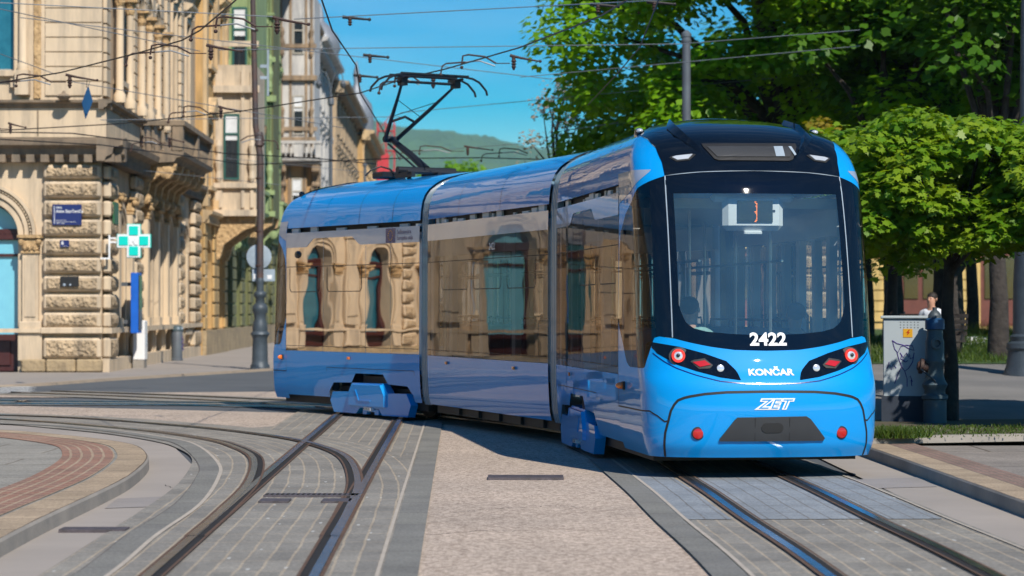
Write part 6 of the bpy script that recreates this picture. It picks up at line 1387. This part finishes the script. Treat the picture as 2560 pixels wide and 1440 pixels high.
# ---------------- park building ----------------
yb = empty('yellow_park_building', (6, 96, .8), 0, 'yellow rusticated building with brown doors glimpsed beyond the park', 'building')
q = MB(); ops = [(3.0 + i * 3.2, 4.7 + i * 3.2, .1, 3.2, False) for i in range(8)] + [(3.2 + i * 3.2, 4.4 + i * 3.2, 5.6, 8.0, False) for i in range(8)]
yw = wm('yellow_plaster', (.72, .50, .18)); wall(q, 0, 30, 0, 8.4, ops, .3); q.build('wall', yw, yb)
for o in ops[:8]:
    q = MB(); q.box(o[0], o[1], .2, .28, .1, 3.2); d = q.build('door', mat('brown_door', (.16, .05, .035), .6) if 'browndoor' not in M else M['browndoor'], yb); M['browndoor'] = d.data.materials[0]
    q = MB(); q.box(o[0] + .2, o[0] + .75, .15, .2, 1.2, 2.9); q.box(o[0] + .95, o[0] + 1.5, .15, .2, 1.2, 2.9); q.build('door_pane', M['darkglass'], d)
for o in ops[8:]: window(yb, MF, *o, M['wframe'], M['darkglass'], M['stonel'], 1)
q = MB()
for z in np.arange(.3, 3.6, .42):
    for i in range(9): q.box(1.4 + i * 3.2, 2.8 + i * 3.2, -.08, -.002, z, z + .37)
q.build('rustication', yw, yb); cornice(yb, MF, 0, 30, 4.0, .4, .4, M['stonel']); cornice(yb, MF, 0, 30, 8.0, .5, .6, M['stonel'])
q = MB(); q.add([(-.5, -.5, 8.5), (30.5, -.5, 8.5), (30.5, 6, 9.5), (-.5, 6, 9.5)], [(0, 1, 2, 3)]); q.build('roof', M['tileroof'], yb)
# ---------------- things on the verge ----------------
c0 = G(2262, 1056); t = empty('electric_cabinet', (5.13, 31.5, .15), R(-14), 'pale grey electrical cabinet with purple graffiti and a yellow warning sticker', 'electrical cabinet')
q = MB(); q.box(-.30, .36, -.17, .22, 0, .34); q.build('dark_plinth', M['shirtdark'], t)
q = MB(); q.box(-.28, .34, -.16, .21, .32, 1.34, .012); q.build('cabinet_body', M['cabinet'], t); q = MB(); q.box(-.31, .37, -.19, .24, 1.34, 1.38, .01); q.build('cabinet_lid', M['cabinet'], t)
q = MB()
for i in range(6):
    for j in range(3): q.box(-.06 + i * .045, -.05 + i * .045, -.163, -.158, 1.22 + j * .035, 1.232 + j * .035)
q.build('vent_hole', M['black'], t)
q = MB(); q.box(-.02, .10, -.166, -.160, 1.10, 1.21); st = q.build('warning_sticker', M['yellow'], t); q = MB(); q.add([(.015 + x, -.168, 1.12 + z) for x, z in ((.04, .08), (0, .035), (.025, .04), (.01, 0), (.055, .05), (.03, .045), (.05, .08))], [tuple(range(7))]); q.build('lightning_mark', M['red'], st)
q = MB(); zz = [(-.17, 1.05), (-.15, .92), (-.11, .86), (-.12, 1.05), (-.03, 1.0), (.06, 1.04), (.02, .95), (-.08, .95), (.05, .9), (-.1, .88)]
for P in ([(-.16, 1.06), (-.13, .95), (-.09, .90), (-.05, .98), (.02, 1.0), (.10, .99), (.12, .93), (.06, .95), (-.02, 1.0), (-.1, 1.02), (-.16, 1.06)], [(-.10, .90), (-.07, .80), (-.04, .72), (0, .66), (.05, .70), (.10, .78), (.12, .9)], [(-.06, .9), (-.02, .84), (.02, .9), (.05, .84)], [(-.03, .80), (.01, .78), (.04, .80)], [(-.2, .78), (-.23, .70), (-.19, .74), (-.17, .68), (-.15, .76), (-.11, .70)], [(-.04, .72), (-.09, .62), (-.13, .50)], [(.0, .66), (.03, .56), (.07, .60), (.10, .52)], [(.03, .56), (.03, .46)], [(.08, .55), (.09, .47)], [(-.04, .88), (-.05, .82), (.0, .80)], [(.06, .88), (.07, .82), (.11, .84)]): q.tube([(x, -.164, z) for x, z in P], .0055, 4)
q.build('graffiti_scrawl', M['purple'], t)
t = empty('water_hydrant', (5.42, 31.0, .15), 0, 'tall weathered blue iron hydrant with a side outlet in front of the cabinet', 'hydrant')
q = MB(); q.lathe((0, 0, 0), [(.15, 0), (.15, .30), (.17, .32), (.17, .36), (.135, .38), (.135, .44), (.155, .47), (.165, .50), (.13, .56), (.115, .62), (.115, .76), (.13, .78), (.13, .82), (.12, .84), (.12, 1.05), (.105, 1.10), (.10, 1.20)], 18); q.build('barrel', M['hydrant'], t, smooth=40)
q = MB(); q.lathe((0, 0, 1.20), [(.10, 0), (.125, .01), (.125, .13), (.10, .15)], 16); q.build('blue_collar', M['hydranthi'], t, smooth=40)
q = MB(); q.lathe((0, 0, 1.35), [(.09, 0), (.085, .04), (.05, .09), (.03, .10), (.03, .14)], 12); q.build('cap', M['iron'], t, smooth=40)
q = MB(Matrix.Translation((.0, -.09, 1.03)) @ Matrix.Rotation(R(90), 4, 'X')); q.lathe((0, 0, 0), [(.06, 0), (.06, .05), (.075, .06), (.075, .09), (.045, .092), (.04, .05)], 14); q.build('front_outlet', M['hydrant'], t, smooth=40)
q = MB(Matrix.Translation((-.09, -.02, .72)) @ Matrix.Rotation(R(-80), 4, 'Y')); q.lathe((0, 0, 0), [(.07, 0), (.07, .06), (.10, .07), (.10, .11), (.06, .12), (.05, .14)], 14); q.build('side_outlet', M['rust'], t, smooth=40)
q = MB(); q.tube([(-.02, -.14, .5), (-.02, -.15, .55), (-.2, -.12, .7)], .012, 5); q.build('chain', M['iron'], t)
p = (2548 - 1280) / FPX * 41; t = empty('lamp_column_base', (p + .14, 41, .45), 0, 'thick weathered grey iron lamp column with a ringed foot at the right edge', 'lamp column')
q = MB(); q.lathe((0, 0, 0), [(.42, 0), (.40, .1), (.36, .2), (.33, .45), (.36, .5), (.35, .58), (.29, .62), (.30, .7), (.25, .74), (.24, 1.6), (.20, 2.4), (.15, 4.2)], 20); q.build('fluted_foot', M['iron'], t, smooth=35)
q = MB(); q.tube([(0, 0, 4.2), (0, 0, 6.5)], [.13, .1], 12); q.build('shaft', M['iron'], t, smooth=40)
# bench
bx, by, bz = 7.80, 45.6, .56
t = empty('park_bench', (bx, by, bz), R(-35), 'dark slatted park bench with curved iron legs under the trees', 'bench')
q = MB()
for k in range(5): q.box(-.7, .7, -.22 + k * .1, -.14 + k * .1, .43, .46)
q.build('seat', M['bark'], t); q = MB()
for k in range(4): q.box(-.7, .7, .28 + k * .02, .31 + k * .02, .55 + k * .11, .63 + k * .11)
q.build('backrest', M['bark'], t)
for s in (-1, 1):
    q = MB(); q.tube([(s * .62, -.28, 0), (s * .62, -.2, .25), (s * .62, -.24, .43), (s * .62, .2, .43), (s * .62, .30, .6), (s * .62, .38, 1.0)], .02, 6); q.tube([(s * .62, .3, 0), (s * .62, .2, .25), (s * .62, .24, .43)], .02, 6); q.tube([(s * .62, -.24, .43), (s * .62, -.27, .66), (s * .62, .28, .66)], .018, 6); q.build('leg', M['darkmetal'], t, smooth=50)
# ---------------- people ----------------
def skin(name, chain, edges, m, parent, sub=2, root=0):
    me = bpy.data.meshes.new(name); me.from_pydata([c[0] for c in chain], edges, []); o = bpy.data.objects.new(name, me); col.objects.link(o); o.parent = parent
    md = o.modifiers.new('skin', 'SKIN'); md.use_smooth_shade = True
    for i, c in enumerate(chain):
        r = c[1]; me.skin_vertices[0].data[i].radius = (r, r) if not isinstance(r, tuple) else r
    me.skin_vertices[0].data[root].use_root = True
    s = o.modifiers.new('sub', 'SUBSURF'); s.levels = sub; s.render_levels = sub; me.materials.append(m); return o
def person(loc, rz, label, shirt, hair, trousers='jeans', lean=0.0, hands=((.12, -.32, .62), (-.12, -.32, .62)), bare=True, group=None):
    """seated person facing local -y; loc is the seat point under the hips"""
    t = empty('person', loc, rz, label, 'person', group); L = lean
    J = {}; ch = []; ed = []
    def v(k, p, r, par=None):
        J[k] = len(ch); ch.append((p, r));
        if par: ed.append((J[par], J[k]))
    v('pel', (0, 0, .12), .13); v('ab', (0, .0 + L * .3, .28), .12, 'pel'); v('ch', (0, L * .8, .46), (.15, .12), 'ab'); v('up', (0, L, .56), .09, 'ch'); v('nk', (0, L * 1.05 - .01, .64), .055, 'up'); v('jw', (0, L * 1.1 - .03, .71), .075, 'nk'); v('hd', (0, L * 1.1 - .01, .80), .092, 'jw'); v('tp', (0, L * 1.1 + .0, .87), .065, 'hd')
    for s, h in ((1, hands[0]), (-1, hands[1])):
        a = str(s); v('sh' + a, (s * .18, L, .54), .06, 'up'); el = (s * .27, (h[1] + L) * .35 + .05, .33); v('el' + a, el, .042, 'sh' + a); v('wr' + a, h, .026, 'el' + a)
        d = (Vector(h) - Vector(el)).normalized(); pm = Vector(h) + d * .05; v('pm' + a, tuple(pm), .03, 'wr' + a)
        sd = d.cross(Vector((0, 0, 1))).normalized()
        for f in range(4):
            o_ = sd * (-.024 + .016 * f); ln = (.06, .07, .066, .05)[f]; b0 = pm + o_ + d * .025; v('f%d' % f + a, tuple(b0), .009, 'pm' + a); v('g%d' % f + a, tuple(b0 + d * ln * .55 + Vector((0, 0, -.008))), .008, 'f%d' % f + a); v('h%d' % f + a, tuple(b0 + d * ln * .8 + Vector((0, 0, -.025))), .007, 'g%d' % f + a)
        v('t0' + a, tuple(pm - sd * s * .035 - d * .01), .011, 'pm' + a); v('t1' + a, tuple(pm - sd * s * .05 + d * .03), .009, 't0' + a)
        v('hp' + a, (s * .10, -.05, .09), .09, 'pel'); v('kn' + a, (s * .13, -.45, .08), .06, 'hp' + a); v('an' + a, (s * .13, -.42, -.34), .036, 'kn' + a); v('to' + a, (s * .14, -.58, -.40), .03, 'an' + a)
    skin('body', ch, ed, M['skin'], t, 2)
    cl = [((0, 0, .08), .155), ((0, L * .3, .28), .145), ((0, L * .8, .46), (.175, .14)), ((0, L, .565), .10), ((.20, L, .535), .078), ((-.20, L, .535), .078)]; ce = [(0, 1), (1, 2), (2, 3), (3, 4), (3, 5)]
    for k, (s, h) in enumerate(((1, hands[0]), (-1, hands[1]))): el = Vector((s * .27, (h[1] + L) * .35 + .05, .33)); sh = Vector((s * .19, L, .54)); cl.append((tuple(sh.lerp(el, .75)), .062)); ce.append((4 + k, 6 + k))
    skin('shirt', cl, ce, M[shirt], t, 2)
    skin('trousers', [((0, 0, .08), .15), ((.11, -.1, .09), .105), ((.13, -.45, .085), .08), ((.13, -.43, -.28), .06), ((-.11, -.1, .09), .105), ((-.13, -.45, .085), .08), ((-.13, -.43, -.28), .06)], [(0, 1), (1, 2), (2, 3), (0, 4), (4, 5), (5, 6)], M[trousers], t, 2)
    for s in (-1, 1): q = MB(); q.box(s * .13 - .05, s * .13 + .05, -.66, -.38, -.45, -.36, .025); q.build('shoe', M['black'], t)
    hd = Vector((0, L * 1.1, .80))
    q = MB(); q.ball(hd + Vector((0, .025, .035)), (.098, .105, .095), 16); q.build('hair', M[hair], t, smooth=60)
    q = MB(); q.ball(hd + Vector((0, -.105, -.02)), (.014, .022, .024), 8); q.build('nose', M['skin'], t, smooth=60)
    q = MB()
    for s in (-1, 1): q.ball(hd + Vector((s * .034, -.088, .012)), (.013, .008, .007), 8)
    q.build('eyes', M['black'], t, smooth=60)
    q = MB(); q.ball(hd + Vector((0, -.088, -.062)), (.024, .008, .006), 8); q.build('mouth', mat('lips', (.35, .12, .10), .5) if 'lips' not in M else M['lips'], t, smooth=60)
    for s in (-1, 1): q = MB(); q.ball(hd + Vector((s * .095, .01, -.01)), (.012, .02, .03), 8); q.build('ear', M['skin'], t, smooth=60)
    return t
person((bx + .12, by - .22, bz + .44), R(-38), 'smiling man in a white T-shirt and jeans sitting on the park bench, hands together', 'shirtwhite', 'hairdark', hands=((.05, -.22, .34), (-.05, -.24, .34)), lean=-.08)
def inA(x, y, z): return TROOT @ Vector((x, y, z))
p = inA(-.42, 1.75, .82); person(p, R(7.5 + 150), 'person in a pale green top seated at the left behind the rear windscreen, in profile', 'shirtgreen', 'hairdark', hands=((.1, -.3, .35), (-.1, -.3, .35)))
p = inA(.72, 1.95, .76); person(p, R(7.5 + 180), 'grey haired passenger in a dark jacket at the right of the rear windscreen', 'shirtdark', 'hairgrey', hands=((.1, -.3, .35), (-.1, -.3, .35)))
p = inA(.05, 4.2, .76); person(p, R(7.5 + 0), 'distant passenger in a white shirt seen down the middle of the tram', 'shirtwhite', 'hairdark', hands=((.1, -.3, .35), (-.1, -.3, .35)))
# ---------------- grass tufts ----------------
def tufts(name, pts, n, h, spread, m, label=None):
    g = np.random.default_rng(5); P = np.array([pts[i] for i in g.integers(0, len(pts), n)]) + g.normal(size=(n, 3)) * np.array(spread)
    V = []; 
    d = g.normal(size=(n, 2)) * .5; hh = h * g.uniform(.4, 1.3, n); w = .006 + .006 * g.random(n); a = g.random(n) * 6.28
    A = P.copy(); A[:, 0] += w * np.cos(a); A[:, 1] += w * np.sin(a); B = P.copy(); B[:, 0] -= w * np.cos(a); B[:, 1] -= w * np.sin(a); C = P.copy(); C[:, 2] += hh; C[:, 0] += d[:, 0] * hh; C[:, 1] += d[:, 1] * hh
    V = np.stack([A, B, C], 1).reshape(-1, 3); me = bpy.data.meshes.new(name); me.vertices.add(3 * n); me.vertices.foreach_set('co', V.astype(np.float32).ravel()); me.loops.add(3 * n); me.polygons.add(n); me.loops.foreach_set('vertex_index', np.arange(3 * n, dtype=np.int32)); me.polygons.foreach_set('loop_start', np.arange(0, 3 * n, 3, dtype=np.int32)); me.update(calc_edges=True)
    at = me.attributes.new('leafvar', 'FLOAT', 'POINT'); at.data.foreach_set('value', np.repeat(g.random(n), 3).astype(np.float32)); me.materials.append(m); o = bpy.data.objects.new(name, me); col.objects.link(o); return tag(o, label, kind='stuff')
tufts('verge_grass', [(4 + i * .2, 27.1 + i * .035 + (j * .3), .185) for i in range(40) for j in range(8)], 9000, .035, (.12, .12, 0), M['blade'], 'grass growing round the clipped maples')
tufts('verge_grass', [(4 + i * .1, 26.75 + i * .035, .19) for i in (1, 2, 3, 4, 24, 25, 26, 27)], 2600, .11, (.12, .06, 0), M['blade'], 'longer grass hanging over the verge kerb')
tufts('lawn_grass', [(6 + i * .5, 43.6 + j * .6, .66 + .02 * j) for i in range(26) for j in range(16)], 26000, .14, (.3, .3, 0), M['blade'], 'lawn of the park beyond the path')
tufts('flower_bed', [(10 + i * .3, 56 + j * .3, .9) for i in range(20) for j in range(4)], 5000, .35, (.2, .2, .05), M['leafy'], 'yellowish low planting at the back of the lawn')
fl = MB(); g = random.Random(4)
for i in range(420): x = g.uniform(8.5, 17); y = g.gauss(52.5, .7); fl.box(x - .05, x + .05, y - .05, y + .05, .84 + g.random() * .12, .90 + g.random() * .12)
fl.build('white_flowers', M['white'], kind='stuff', label='band of white flowers in the lawn')
# ---------------- air ----------------
hz = MB(); hz.box(-2600, 2600, -80, 5150, -8, 440)
hm = bpy.data.materials.new('thin_haze'); hm.use_nodes = True; n = hm.node_tree; n.nodes.clear()
ho = n.nodes.new('ShaderNodeOutputMaterial'); pv_ = n.nodes.new('ShaderNodeVolumePrincipled'); pv_.inputs['Density'].default_value = 0.000085; pv_.inputs['Color'].default_value = (0.45, 0.80, 1.0, 1); pv_.inputs['Anisotropy'].default_value = 0.0
n.links.new(pv_.outputs[0], ho.inputs['Volume']); hz.build('haze', hm, kind='stuff', label='thin blue haze over the far hills')
print('objects', len(bpy.data.objects))
